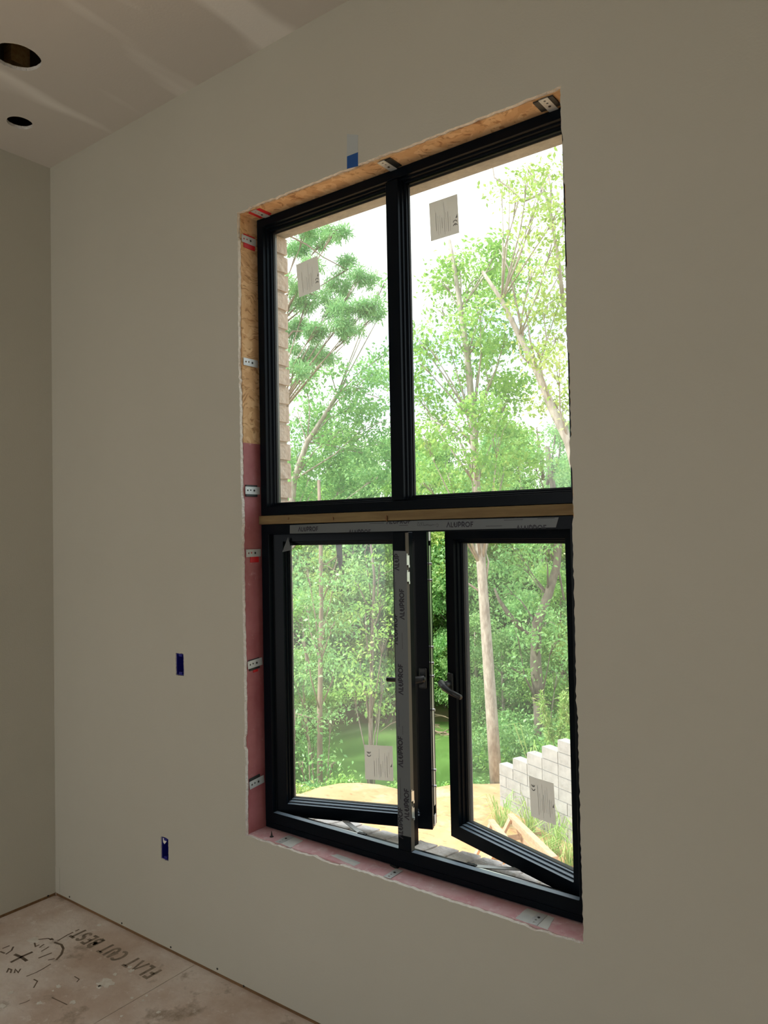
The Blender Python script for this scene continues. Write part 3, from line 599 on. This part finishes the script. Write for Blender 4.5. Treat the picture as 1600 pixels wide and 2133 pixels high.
fl([(14, 2026), (18, 2018), (24, 2020), (22, 2027)]); fl([(30, 2027), (32, 2019), (38, 2026), (43, 2018)]); fl([(40, 2092), (55, 2087), (62, 2083)], .004); fl([(108, 2078), (125, 2086), (140, 2093)], .004); fl([(155, 2034), (165, 2040), (160, 2046)], .004)
fl([(70, 2040), (78, 2044), (70, 2058)], .005)
part(mk, 'marker_scribble', MARK, flo, fix=False)
def splat(px, py, r, seed, asp=1.0):
    rd = random.Random(seed); c = hit(px, py, 2, 0); n = 16; P = []
    for i in range(n):
        k = r*rd.uniform(.55, 1.15); a = 2*math.pi*i/n; P.append((c.x+math.cos(a)*k*asp, c.y+math.sin(a)*k))
    MB().prism(P, 0.0002, .0012, 2).build('compound_splat', MUD, flo)
for i, a in enumerate(((70, 1959, .022, 1.3), (220, 2048, .030, 1.2), (206, 2056, .010, 1), (274, 2022, .012, 1), (240, 2030, .010, 1), (270, 2015, .008, 1), (207, 1927, .010, 1), (22, 2068, .013, 1), (82, 2090, .011, 1), (122, 2055, .009, 1.6), (152, 2088, .009, 1.7), (30, 1915, .005, 1), (5, 2096, .014, 1), (253, 2117, .006, 1), (330, 2109, .008, 1), (275, 2079, .006, 1), (305, 2074, .006, 1), (298, 2084, .005, 1), (155, 1941, .005, 1), (110, 2064, .005, 1))):
    splat(a[0], a[1], a[2], i, a[3])
sm = principled('dirty footprint', (.13, .105, .07), .9, var=(.20, .16, .11), vscale=12.)

# ================================================================== OUTSIDE
ZG, ZW = -3.5, -4.75
def ground_z(x, y):
    d = math.hypot(x-CAM.x, y-CAM.y); az = math.degrees(math.atan2(-(x-CAM.x), y-CAM.y))    # degrees left of the wall normal
    if y < .3: return ZG
    wob = .16*math.sin(x*1.9+y*.8)+.12*math.sin(x*.61-y*2.3)
    edge = 15.5+wob+(.5 if az < 26 else 0)
    k = min(max((az-24.5)/5, 0), 1)            # 0 right of the pond, 1 over the pond
    zz = ZG+.05*math.sin(x*2.1)*math.sin(y*1.7)
    if d > edge: zz -= min((d-edge)/2.2, 1)*(.7+1.4*k)
    if d > 24.2: zz += min((d-24.2)/3.0, 1)*(2.0*k+.6)*.75
    if d > 28: zz += (d-28)*.10
    return zz
# terrain as rings of growing spacing round the house
tv, tf, tm = [], [], []; azs = [math.radians(a) for a in np.arange(-84, 118, 1.5)]; ds = [2.2+i*.35 for i in range(75)]+[28.8+i*2.2 for i in range(34)]
for d in ds:
    for a in azs:
        x, y = CAM.x-math.sin(a)*d, CAM.y+math.cos(a)*d; tv.append((x, y, ground_z(x, y)))
na = len(azs)
for i in range(len(ds)-1):
    for j in range(na-1):
        tf.append((i*na+j, i*na+j+1, (i+1)*na+j+1, (i+1)*na+j)); tm.append(0 if ds[i] < 15.6 else 1)
me = bpy.data.meshes.new('ground'); me.from_pydata(tv, [], tf); me.materials.append(SAND); me.materials.append(SOIL); me.polygons.foreach_set('material_index', tm); me.polygons.foreach_set('use_smooth', [True]*len(tf))
gr = struct(link('ground', me), 'orange sandy building plot falling away to a wooded pond bank')
struct(MB().box(-12, 18, -22, RY-.16, -.3, -.12).build('ground_bounce', principled('bounce concrete', (.55, .53, .5), .9, var=(.6, .58, .55), vscale=2.)), 'pale concrete slab added behind the house to bounce light indoors')  # slab added out of view; throws sunlight up to the ceiling
struct(MB().box(-30, 40, -40, .158, ZG-.3, ZG).build('ground_yard', SAND), 'sandy yard around the house')
pond = tag(MB().add([(CAM.x-math.sin(a)*d, CAM.y+math.cos(a)*d, ZW) for d in (14.5, 28.5) for a in (math.radians(24+i*4) for i in range(19))], [(i, i+1, 20+i, 19+i) for i in range(18)]).build('pond', WATER), 'still green pond behind the sand, reflecting trees and sky', 'pond', None, 'stuff')

# concrete block retaining wall, stepping up to the right
u = Vector((.912, -.41, 0)).normalized(); nrm = Vector((-u.y, u.x, 0)); base = Vector((-3.515, 10.75, ZG-.2))
rw = tag(empty('retaining_wall', base), 'stepped grey concrete block retaining wall beyond the window', 'retaining wall'); bpy.context.view_layer.update()
bmw = [brickmesh(.388, .19, .188, 40+i) for i in range(4)]; bmh = brickmesh(.188, .19, .188, 49)
for m in bmw+[bmh]: m.materials.append(CMU)
rot = math.atan2(u.y, u.x); mort = MB(); NC = 14
for c in range(NC):
    s0 = max(0, c-4)*.4                      # bottom five courses start at the end, the rest step back one block each
    mort.box(s0+.012, 4.6, -.083, .083, c*.2, c*.2+.197, fn=lambda a, b, z: (a*math.cos(rot)-b*math.sin(rot), a*math.sin(rot)+b*math.cos(rot), z))
    s = s0; first = True
    while s < 4.6:
        half = first and c % 2 == 1 and c < 5; L = .2 if half else .4; first = False
        o = link('block', bmh if half else bmw[random.randrange(4)], rw); pos = u*(s+L/2); o.location = (pos.x, pos.y, c*.2+.098); o.rotation_euler = (0, 0, rot+random.choice((0, math.pi))); s += L
mo = mort.build('mortar', CMORT, rw)

# sawhorses on the sand
def sawhorse(A, B, label):
    A, B = Vector(A), Vector(B); d = (B-A).normalized(); sd = Vector((-d.y, d.x, 0)); root = empty('sawhorse', (*((A+B)/2)[:2], ZG)); bpy.context.view_layer.update()
    part(MB().bar(A, B, .09, .04), 'top_rail', LUM, root); part(MB().bar(A-Vector((0, 0, .065)), B-Vector((0, 0, .065)), .04, .09), 'under_rail', LUM, root)
    for e, s in ((A, 1), (B, -1)):
        for k in (-1, 1):
            a = e+d*s*.08+sd*k*.03-Vector((0, 0, .03)); b = e-d*s*.10+sd*k*.30; b.z = ground_z(b.x, b.y)-.01; part(MB().bar(a, b, .038, .085, up=d), 'leg', LUM, root)
        g = e+d*s*.03; part(MB().bar(g+sd*.16-Vector((0, 0, .34)), g-sd*.16-Vector((0, 0, .34)), .02, .08, up=(0, 0, 1)), 'brace', LUM, root)
    for k in (-1, 1): part(MB().bar(A+d*.05+sd*k*.17-Vector((0, 0, .38)), B-d*.05+sd*k*.17-Vector((0, 0, .38)), .02, .07), 'side_rail', LUM, root)
    return tag(root, label, 'sawhorse', 'timber sawhorses on the sand')
LUM = woodmat('weathered lumber', (.60, .42, .28), (.46, .31, .20), 0, 3.)
sawhorse((-2.303, 8.685, -2.78), (-1.10, 7.63, -2.78), 'sawhorse of weathered lumber on the sand nearer the block wall')
sawhorse((-2.46, 8.36, -2.80), (-1.36, 7.30, -2.80), 'sawhorse of weathered lumber on the sand farther from the block wall')

# ------------------------------------------------------------------ foliage
def leaf_cloud(name, blobs, size, mat, parent=None, needles=False, per=11, twig=.20, seed=0, asp=.5, droop=.35):
    """blobs: (centre, (rx, ry, rz), number of leaves)"""
    rng = np.random.default_rng(seed); Cs = []; 
    for c, r, n in blobs:
        k = max(1, n//per); d = rng.normal(size=(k, 3)); d /= np.linalg.norm(d, axis=1)[:, None]
        rad = rng.random(k)**.42; t = np.array(c)+d*rad[:, None]*np.array(r)
        t = np.repeat(t, per, 0); Cs.append(t+rng.normal(size=t.shape)*twig*np.array([1, 1, .6]))
    P = np.concatenate(Cs); n = len(P)
    d = rng.normal(size=(n, 3)); d[:, 2] -= droop; d /= np.linalg.norm(d, axis=1)[:, None]
    up = rng.normal(size=(n, 3))*.7+np.array([0, 0, 1.]); s = np.cross(d, up); s /= np.linalg.norm(s, axis=1)[:, None]
    L = size*rng.uniform(.65, 1.3, n)[:, None]; wd = L*asp
    if needles:
        a = P; b = P+d*L+s*wd*.5; c_ = P+d*L-s*wd*.5
        V = np.stack([a, b, c_], 1).reshape(-1, 3); k = 3
    else:
        nn = np.cross(s, d)*(.10*L)
        V = np.stack([P, P+d*L*.45+s*wd*.5+nn, P+d*L, P+d*L*.45-s*wd*.5+nn], 1).reshape(-1, 3); k = 4
    me = bpy.data.meshes.new(name); me.vertices.add(n*k); me.vertices.foreach_set('co', V.astype('f').ravel())
    me.loops.add(n*k); me.loops.foreach_set('vertex_index', np.arange(n*k, dtype='i'))
    me.polygons.add(n); me.polygons.foreach_set('loop_start', np.arange(0, n*k, k, dtype='i')); me.polygons.foreach_set('loop_total', np.full(n, k, dtype='i'))
    me.update(); me.materials.append(mat)
    o = link(name, me, parent); o['kind'] = 'stuff'; return o
def px_tree(name, label, dist, trunk, r0, r1, blobs, size, mat, bark, cat='tree', dens=1., limbs=True, needles=False, seed=0, extra=(), spread=1.0, group=None, per=11, asp=.5, base_z=None):
    rd = random.Random(seed); T = [W(x, y, dist+(e[0] if e else 0)) for x, y, *e in trunk]
    T[0].z = min(T[0].z, ground_z(T[0].x, T[0].y)-.05) if base_z is None else base_z
    root = empty(name, tuple(T[0])); bpy.context.view_layer.update(); n = len(T)
    mb = MB(); rad = [r0+(r1-r0)*(i/(n-1)) for i in range(n)]; mb.tube(T, rad, 9); B = []
    for e in extra:
        pts = [W(x, y, dist+(d[0] if d else 0)) for x, y, *d in e[0]]; mb.tube(pts, [e[1]*(1-.7*i/(len(pts)-1)) for i in range(len(pts))], 6)
    for x, y, rp, *dd in blobs:
        dz = dd[0] if dd else rd.uniform(-1.2, 1.2)*spread; c = W(x, y, dist+dz); R = rp*(dist+dz)/FPX
        nl = int(dens*700*R*R/(size*size*55*asp*2))
        for _ in range(5):
            k_ = rd.uniform(.35, .75); q_ = c+Vector((rd.gauss(0, .55), rd.gauss(0, .55), rd.gauss(0, .42)))*R; B.append((tuple(q_), (R*k_*1.15, R*k_*1.15, R*k_*.7), max(per, int(nl*k_*.36))))
        if limbs:
            j = min(range(n), key=lambda i: (T[i]-c).length+(.5 if T[i].z > c.z else 0)); j = max(0, j-1); a = T[j]
            mid = a.lerp(c, .5)+Vector((rd.uniform(-.15, .15), rd.uniform(-.15, .15), rd.uniform(-.1, .25)))
            mb.tube([a, mid, c], [max(.014, rad[j]*.36), .016, .007], 5)
            for _ in range(3):
                e = c+Vector((rd.uniform(-1, 1), rd.uniform(-1, 1), rd.uniform(-.6, .8)))*R*.8; mb.tube([mid.lerp(c, .6), c.lerp(e, .4), e], [.011, .008, .004], 4)
    part(mb, 'trunk', bark, root, smooth=True, fix=False)
    f = leaf_cloud('foliage', B, size, mat, None, needles, per, size*(1.4 if not needles else .06), seed+100, asp); f.parent = root; f.matrix_parent_inverse = root.matrix_world.inverted()
    return tag(root, label, cat, group)
# oak with the long pale trunk
px_tree('oak_tree', 'tall slim oak with a long pale trunk beside the block wall end', 16.0,
        [(1034, 1612), (1024, 1480), (1013, 1320), (1003, 1180), (992, 1010), (986, 880), (974, 745), (960, 645), (947, 560), (936, 500)], .135, .035,
        [(1040, 510, 34), (1052, 545, 46), (1015, 560, 44), (955, 548, 38), (925, 585, 34), (985, 590, 44), (1070, 590, 40), (918, 640, 28), (1000, 640, 45), (960, 690, 32), (895, 722, 34), (868, 705, 24), (880, 760, 34), (940, 735, 26), (1010, 720, 48), (1055, 700, 42), (1025, 780, 55), (960, 800, 30), (880, 830, 42), (905, 870, 30), (1000, 850, 52), (1060, 820, 50), (950, 905, 34), (1040, 910, 48), (880, 910, 40), (980, 960, 40), (930, 985, 44), (1050, 985, 44), (880, 1000, 40)],
        .115, OAK, BARKP, seed=3, dens=2.6, extra=[([(1003, 870), (1018, 800), (1010, 760)], .03), ([(985, 930), (955, 890), (920, 870)], .028), ([(997, 1230), (960, 1205), (930, 1215)], .026), ([(1012, 1210), (1018, 1170), (1012, 1150)], .03), ([(993, 950), (970, 905), (905, 880), (880, 850)], .022)])
# leaning oak on the right
px_tree('oak_tree', 'oak leaning left with bare upper twigs at the right window edge', 14.5,
        [(1262, 1560, .5), (1250, 1300, .3), (1222, 1060), (1185, 920), (1150, 850), (1120, 775), (1082, 700), (1045, 625), (1005, 565)], .13, .03,
        [(1100, 372, 34), (1140, 355, 36), (1082, 415, 30), (1120, 425, 36), (1160, 450, 40), (1062, 375, 18), (1045, 395, 14), (1150, 510, 46), (1172, 560, 40), (1105, 470, 26), (1110, 560, 26), (1165, 630, 44), (1130, 640, 40), (1160, 700, 46), (1120, 720, 38), (1165, 770, 46), (1150, 830, 40), (1178, 850, 40), (1095, 640, 32)],
        .105, OAKY, BARKP, seed=4, dens=1.5, extra=[([(1175, 640), (1160, 520), (1146, 440), (1135, 400), (1110, 370), (1095, 345)], .045), ([(1146, 440), (1148, 395), (1140, 355)], .03), ([(1135, 400), (1090, 420), (1060, 390), (1030, 370), (1025, 340)], .028), ([(1172, 480), (1176, 400), (1165, 310)], .02), ([(1120, 775), (1085, 740), (1070, 660)], .025), ([(1090, 700), (1060, 560), (1040, 520)], .028)])
# pine on the left
px_tree('pine_tree', 'long-needled pine with drooping sprays at the upper left pane', 19.0,
        [(540, 1560), (545, 1200), (552, 900), (560, 700), (566, 520), (570, 420)], .16, .06,
        [(640, 482, 26), (672, 497, 24), (700, 478, 20), (618, 520, 26), (650, 545, 22), (725, 560, 24), (748, 580, 26), (705, 585, 24), (610, 600, 26), (640, 625, 28), (690, 640, 28), (735, 635, 28), (765, 640, 22), (785, 655, 16), (660, 680, 30), (705, 680, 26), (620, 690, 30), (735, 690, 22), (640, 740, 30), (610, 770, 28), (680, 735, 20)],
        .17, PINEN, BARKT, seed=5, dens=7, needles=True, per=16, asp=.13, extra=[([(566, 520), (600, 490), (640, 510), (672, 535), (720, 560)], .035), ([(560, 640), (620, 600), (690, 630), (760, 650)], .04), ([(555, 760), (610, 690), (660, 690), (730, 690)], .035)])
# broadleaf trees left
px_tree('maple_tree', 'broadleaf tree with a pale forked leaning trunk behind the left panes', 21.0,
        [(596, 1560), (600, 1150), (612, 1000), (640, 920), (680, 860), (702, 822), (722, 790)], .12, .03,
        [(778, 775, 36), (760, 805, 40), (795, 830, 40), (735, 850, 34), (640, 810, 34), (620, 860, 40), (680, 870, 34), (715, 900, 38), (770, 880, 44), (650, 900, 38), (620, 930, 40), (700, 950, 44), (755, 945, 44), (800, 920, 40), (650, 985, 46), (720, 1010, 50), (790, 990, 46), (610, 1020, 40), (660, 760, 24), (800, 740, 22), (790, 610, 14), (800, 590, 12), (795, 650, 12)],
        .125, MAPLE, BARKP, seed=6, dens=2.2, extra=[([(640, 920), (680, 905), (740, 900), (800, 925)], .025), ([(680, 860), (720, 805), (770, 812)], .03), ([(740, 920), (780, 885), (812, 870)], .02)])
# trunks standing in the lower panes
px_tree('slim_tree', 'tree with a pinkish grey trunk standing left of the pond', 18.6, [(664, 1572), (666, 1480), (668, 1380), (669, 1260), (668, 1130), (664, 1000)], .075, .04,
        [(640, 1180, 40), (700, 1200, 40), (640, 1260, 40), (700, 1290, 46), (640, 1350, 44), (690, 1390, 46), (630, 1430, 40), (640, 1500, 36), (690, 1480, 30), (650, 1550, 30), (625, 1585, 24), (690, 1590, 16), (710, 1140, 34)], .11, MAPLE, BARKT, seed=7, dens=1.3, extra=[([(667, 1185), (700, 1160), (740, 1152)], .02), ([(668, 1170), (700, 1190), (715, 1215)], .016), ([(612, 1485), (655, 1497), (700, 1512)], .014)])
px_tree('slim_tree', 'tree with a thin mottled trunk standing at the pond edge', 17.6, [(771, 1592), (772, 1500), (774, 1400), (777, 1290), (780, 1200), (772, 1130)], .06, .025,
        [(790, 1180, 34), (800, 1250, 34), (760, 1280, 38), (800, 1330, 40), (750, 1360, 34), (800, 1400, 34), (760, 1440, 38), (790, 1460, 24), (730, 1420, 30), (740, 1210, 26), (790, 1480, 14)], .11, OAK, BARKG, seed=8, dens=.8, extra=[([(780, 1215), (800, 1195), (822, 1185)], .016), ([(774, 1250), (760, 1150), (770, 1120)], .014)])
px_tree('grey_tree', 'thick grey trunk with a fork standing behind the weeds', 19.5, [(1128, 1545), (1124, 1470), (1116, 1380), (1118, 1300), (1142, 1240), (1160, 1180), (1165, 1110), (1150, 1000), (1140, 930)], .17, .06,
        [(1080, 1150, 46), (1130, 1120, 46), (1060, 1230, 44), (1140, 1290, 34), (1090, 1180, 40), (1150, 1340, 40), (1080, 1330, 40), (1060, 1390, 30), (1160, 1400, 34), (1100, 1040, 50), (1160, 1040, 44), (1150, 960, 44), (1110, 960, 40), (1170, 900, 40)], .115, MAPLE, BARKG, seed=9, dens=1.2, extra=[([(1088, 1312), (1060, 1280), (1040, 1250), (1030, 1225)], .085), ([(1118, 1330), (1100, 1318), (1088, 1312)], .08), ([(1175, 1250), (1162, 1175), (1150, 1140), (1138, 1120)], .03), ([(1162, 1175), (1168, 1130), (1160, 1110)], .022), ([(1132, 1000), (1126, 950), (1118, 890)], .05), ([(1140, 1010), (1150, 960), (1160, 880)], .04)])

# forest across the pond: crowns shared between copies
def forest_proto(i, leaf, mat, n):
    rd = random.Random(60+i); B = []; mb = MB(); hgt = rd.uniform(7.5, 9.5)
    mb.tube([(0, 0, -1.0), (rd.uniform(-.1, .1), 0, 2.5), (rd.uniform(-.3, .3), rd.uniform(-.2, .2), 5.5), (rd.uniform(-.3, .3), 0, hgt-1)], [.16, .13, .09, .03], 7)
    for k in range(26):
        t = rd.random(); z = .4+(hgt-.4)*t; R = 2.5*math.sin(math.pi*(.18+.74*t)); a = rd.random()*6.283; q = R*math.sqrt(rd.random()); c = (math.cos(a)*q, math.sin(a)*q, z); rr = rd.uniform(.55, .95); B.append((c, (rr, rr, rr*.75), n//26))
        mb.tube([(0, 0, max(.5, z-1)), (c[0]*.5, c[1]*.5, z-.3), c], [.035, .022, .008], 4)
    return mb, B, leaf, mat
protos = []
for i, (mt, bk) in enumerate(((FOREST, BARKP), (MAPLE, BARKG), (OAK, BARKT), (OAKY, BARKP))):
    mb, B, leaf, mat = forest_proto(i, .17, mt, 16000)
    root = empty('forest_tree'); t = mb.build('trunk', bk, root, smooth=True, fix=False); f = leaf_cloud('foliage', B, .18, mat, root, False, 11, .22, 300+i)
    protos.append([root, t, f, False])
def forest_tree(px, dist, sc, kind, label, group, sz=None, dz=0):
    P = protos[kind]
    if not P[3]: r, t, f = P[0], P[1], P[2]; P[3] = True
    else:
        r, t, f = P[0].copy(), P[1].copy(), P[2].copy()
        for o in (r, t, f): COL.objects.link(o)
        t.parent = r; f.parent = r
    q = W(px, 1110, dist); r.location = (q.x, q.y, ground_z(q.x, q.y)-.2+dz); r.rotation_euler = (0, 0, random.random()*6.28); s2 = sz or sc; r.scale = (sc, sc, s2)
    return tag(r, label, 'tree', group)
FL = ('leafy forest tree on the bank across the pond', 'forest trees across the pond'); FB = ('distant forest tree on the rising hillside behind the pond', 'hillside trees far behind')
rd = random.Random(21)
for i, px in enumerate(list(range(520, 1290, 52))+list(range(1330, 2700, 100))+[330, 420]):
    forest_tree(px+rd.uniform(-18, 18), rd.uniform(27.5, 30.5), rd.uniform(.66, .86), i % 4, *FL)
for i, px in enumerate(list(range(500, 1320, 58))+list(range(1360, 3000, 110))+[180, 320, 420]):
    forest_tree(px+rd.uniform(-20, 20), rd.uniform(33, 37), rd.uniform(.8, 1.0), (i+1) % 3, *FB)
for i, px in enumerate(list(range(480, 1340, 66))+list(range(1400, 3000, 130))+[60, 220, 360]):
    forest_tree(px+rd.uniform(-20, 20), rd.uniform(42, 50), rd.uniform(.95, 1.2), (i+2) % 3, *FB)
for i, (px, d) in enumerate(((1040, 23.0), (1100, 24.0), (1165, 22.5), (1230, 22.0), (985, 25.2), (940, 26.4))):
    forest_tree(px, d, .50, i % 4, 'young leafy tree crowding the bank right of the pond', 'young trees right of the pond')
for i, (px, d) in enumerate(((570, 22.5), (625, 24.5), (690, 26.2), (540, 20))):
    forest_tree(px, d, .55, (i+1) % 4, 'young leafy tree crowding the bank left of the pond', 'young trees left of the pond')

# bushes on the banks
def bush(name, label, c, R, n, size, mat, seed, group=None, stems=5, cat='bush'):
    root = empty(name, tuple(c)); rd = random.Random(seed); mb = MB(); B = []; bpy.context.view_layer.update()
    for k in range(stems):
        e = Vector((rd.uniform(-1, 1)*R[0]*.7, rd.uniform(-1, 1)*R[1]*.7, R[2]*rd.uniform(.5, 1.5))); mb.tube([Vector((0, 0, -.05)), e*.5+Vector((0, 0, .1)), e], [.018, .012, .005], 5); B.append((tuple(e), (R[0]*.55, R[1]*.55, R[2]*.5), n//stems))
    mb.build('stem', BARKG, root, fix=False); leaf_cloud('foliage', B, size, mat, root, False, 8, size*1.2, seed)
    return tag(root, label, cat, group)
def gpt(px, dist): q = W(px, 1110, dist); q.z = ground_z(q.x, q.y); return q
rd = random.Random(5); k = 0
for px, d, R, mt, where in ((610, 15.9, .40, OAKY, 'leftmost, by the brick jamb'), (640, 16.2, .45, MAPLE, 'just left of the pinkish trunk'), (690, 16.3, .34, OAK, 'just right of the pinkish trunk'), (735, 16.6, .3, MAPLE, 'left of the label sheet'), (815, 16.2, .22, OAK, 'the smallest, by the window mullion'), (926, 16.5, .42, OAK, 'in the gap between the open sashes'), (900, 16.9, .3, OAKY, 'beside the left sash handle stile'), (965, 16.6, .55, MAPLE, 'left of the long pale oak trunk'), (1005, 17.0, .6, OAK, 'close to the pale oak trunk')):
    k += 1; bush('leafy_bush', 'low green bush on the sand edge, '+where, gpt(px, d), (R, R, R*.75), int(900*R/.4), .085, mt, 400+k, 'bushes along the sand edge')
for px, d, R, mt in ((1060, 18.5, .9, OAK), (1110, 19.2, .9, FOREST), (1160, 18.0, .9, MAPLE), (1200, 17, .9, OAK), (1040, 20.5, 1.0, FOREST), (985, 20.5, .6, FOREST), (1085, 21.5, 1.1, MAPLE)):
    k += 1; bush('leafy_bush', 'thick green bush behind the block wall', gpt(px, d), (R, R, R*.8), 1800, .12, mt, 400+k, 'bushes behind the block wall')
for i, px in enumerate(range(540, 960, 42)):
    k += 1; bush('leafy_bush', 'rounded bush overhanging the far pond shore', gpt(px, 25.6+rd.uniform(-.3, .8)), (1.2, 1.2, 1.0), 1700, .16, (FOREST, MAPLE, OAK)[i % 3], 400+k, 'bushes on the far pond shore')
# brush pile on the far shore
bp_ = empty('brush_pile', tuple(gpt(890, 24.6))); mb = MB(); bpy.context.view_layer.update()
for i in range(70):
    a = rd.uniform(0, 6.28); c = Vector((rd.uniform(-1.3, 1.3), rd.uniform(-.7, .7), rd.uniform(.0, .9))); e = c+Vector((math.cos(a), math.sin(a), rd.uniform(-.35, .35)))*rd.uniform(.5, 1.2); mb.tube([c, c.lerp(e, .5)+Vector((0, 0, .06)), e], [.022, .017, .007], 5)
mb.build('branches', TWIG, bp_, fix=False); tag(bp_, 'brown pile of dead branches on the far pond shore', 'brush pile', None)
# grass tufts, weeds
def tuft(px, py, label, n, L, seed, mat=GRASS, group='grass tufts on the sand', upright=.5, wd=.014, c=None):
    c = c or hit(px, py, 2, ZG); rd = random.Random(seed); mb = MB()
    for i in range(n):
        a = rd.uniform(0, 6.283); l = L*rd.uniform(.55, 1.2); o = Vector((rd.uniform(-.08, .08), rd.uniform(-.08, .08), -.02)); h = Vector((math.cos(a), math.sin(a), 0)); up_ = upright*rd.uniform(.7, 1.5); sd = Vector((-h.y, h.x, 0))*wd/2
        p0 = o; p1 = o+h*l*.28+Vector((0, 0, l*.62*up_+l*.25)); p2 = o+h*l*.75+Vector((0, 0, l*.72*up_+.05*l)); mb.add([p0-sd, p0+sd, p1+sd*.9, p1-sd*.9, p2], [(0, 1, 2, 3), (3, 2, 4)])
    o = mb.build('grass_tuft', mat, None, fix=False); o.location = c; return tag(o, label, 'grass', group)
for i, (px, py, lb, n, L) in enumerate(((1045, 1722, 'dark green grass tuft left of the sawhorses', 46, .75), (1088, 1690, 'broad bladed grass tuft at the foot of the block wall', 40, .6), (1105, 1735, 'spreading grass tuft behind the sawhorses', 60, .8), (1150, 1778, 'upright pale grass tuft right of the sawhorses', 50, .8), (1168, 1742, 'grass tuft against the block wall at the right', 50, .8), (1030, 1772, 'sparse dry grass tuft in front of the sawhorses', 30, .6), (1186, 1800, 'yellowish grass tuft at the right window edge', 50, .8))):
    tuft(px, py, lb, n, L, i)
def weed(c, h, label, seed):
    root = empty('tall_weed', tuple(c)); rd = random.Random(seed); mb = MB(); B = []; bpy.context.view_layer.update()
    for k in range(5):
        tip = Vector((rd.uniform(-.3, .3)*h, rd.uniform(-.2, .2)*h, h*rd.uniform(.7, 1.1))); mb.tube([(0, 0, 0), tip*.5+Vector((0, 0, .05)), tip], [.012, .009, .004], 5)
        for t in (.35, .5, .65, .8, .95): B.append((tuple(tip*t), (.05, .05, .07), 30))
    mb.build('stem', GRASS, root, fix=False); leaf_cloud('foliage', B, .11, GRASS, root, False, 6, .03, seed, .22, -.2); return tag(root, label, 'weed', 'weeds behind the block wall')
for i, (t, h, off) in enumerate(((.9, 1.5, .5), (1.35, 1.6, .5), (1.75, 1.4, .45), (2.2, 1.5, .5), (2.6, 1.3, .5))):
    c = base+u*t+nrm*off; c.z = base.z+.9+max(0, t)*.42; weed(c, h*.75, 'feathery light green weed rising behind the block steps', 700+i)
cc = base+u*.35+nrm*.45; cc.z = base.z+.75; tuft(0, 0, 'long bent reed leaves standing behind the lowest block step', 9, 1.15, 77, GRASS, None, .9, .03, cc)
# soil fill behind the wall
fill = MB()
for i in range(12):
    s = .1+i*.4; fill.box(s, s+.4, .10, 2.2, 0, .85+max(0, i-1)*.18, fn=lambda a, b, z: (base.x+a*math.cos(rot)-b*math.sin(rot), base.y+a*math.sin(rot)+b*math.cos(rot), base.z+z*(1 if b < 1 else .55)))
struct(fill.build('ground_fill', SOIL), 'earth banked up behind the block wall')
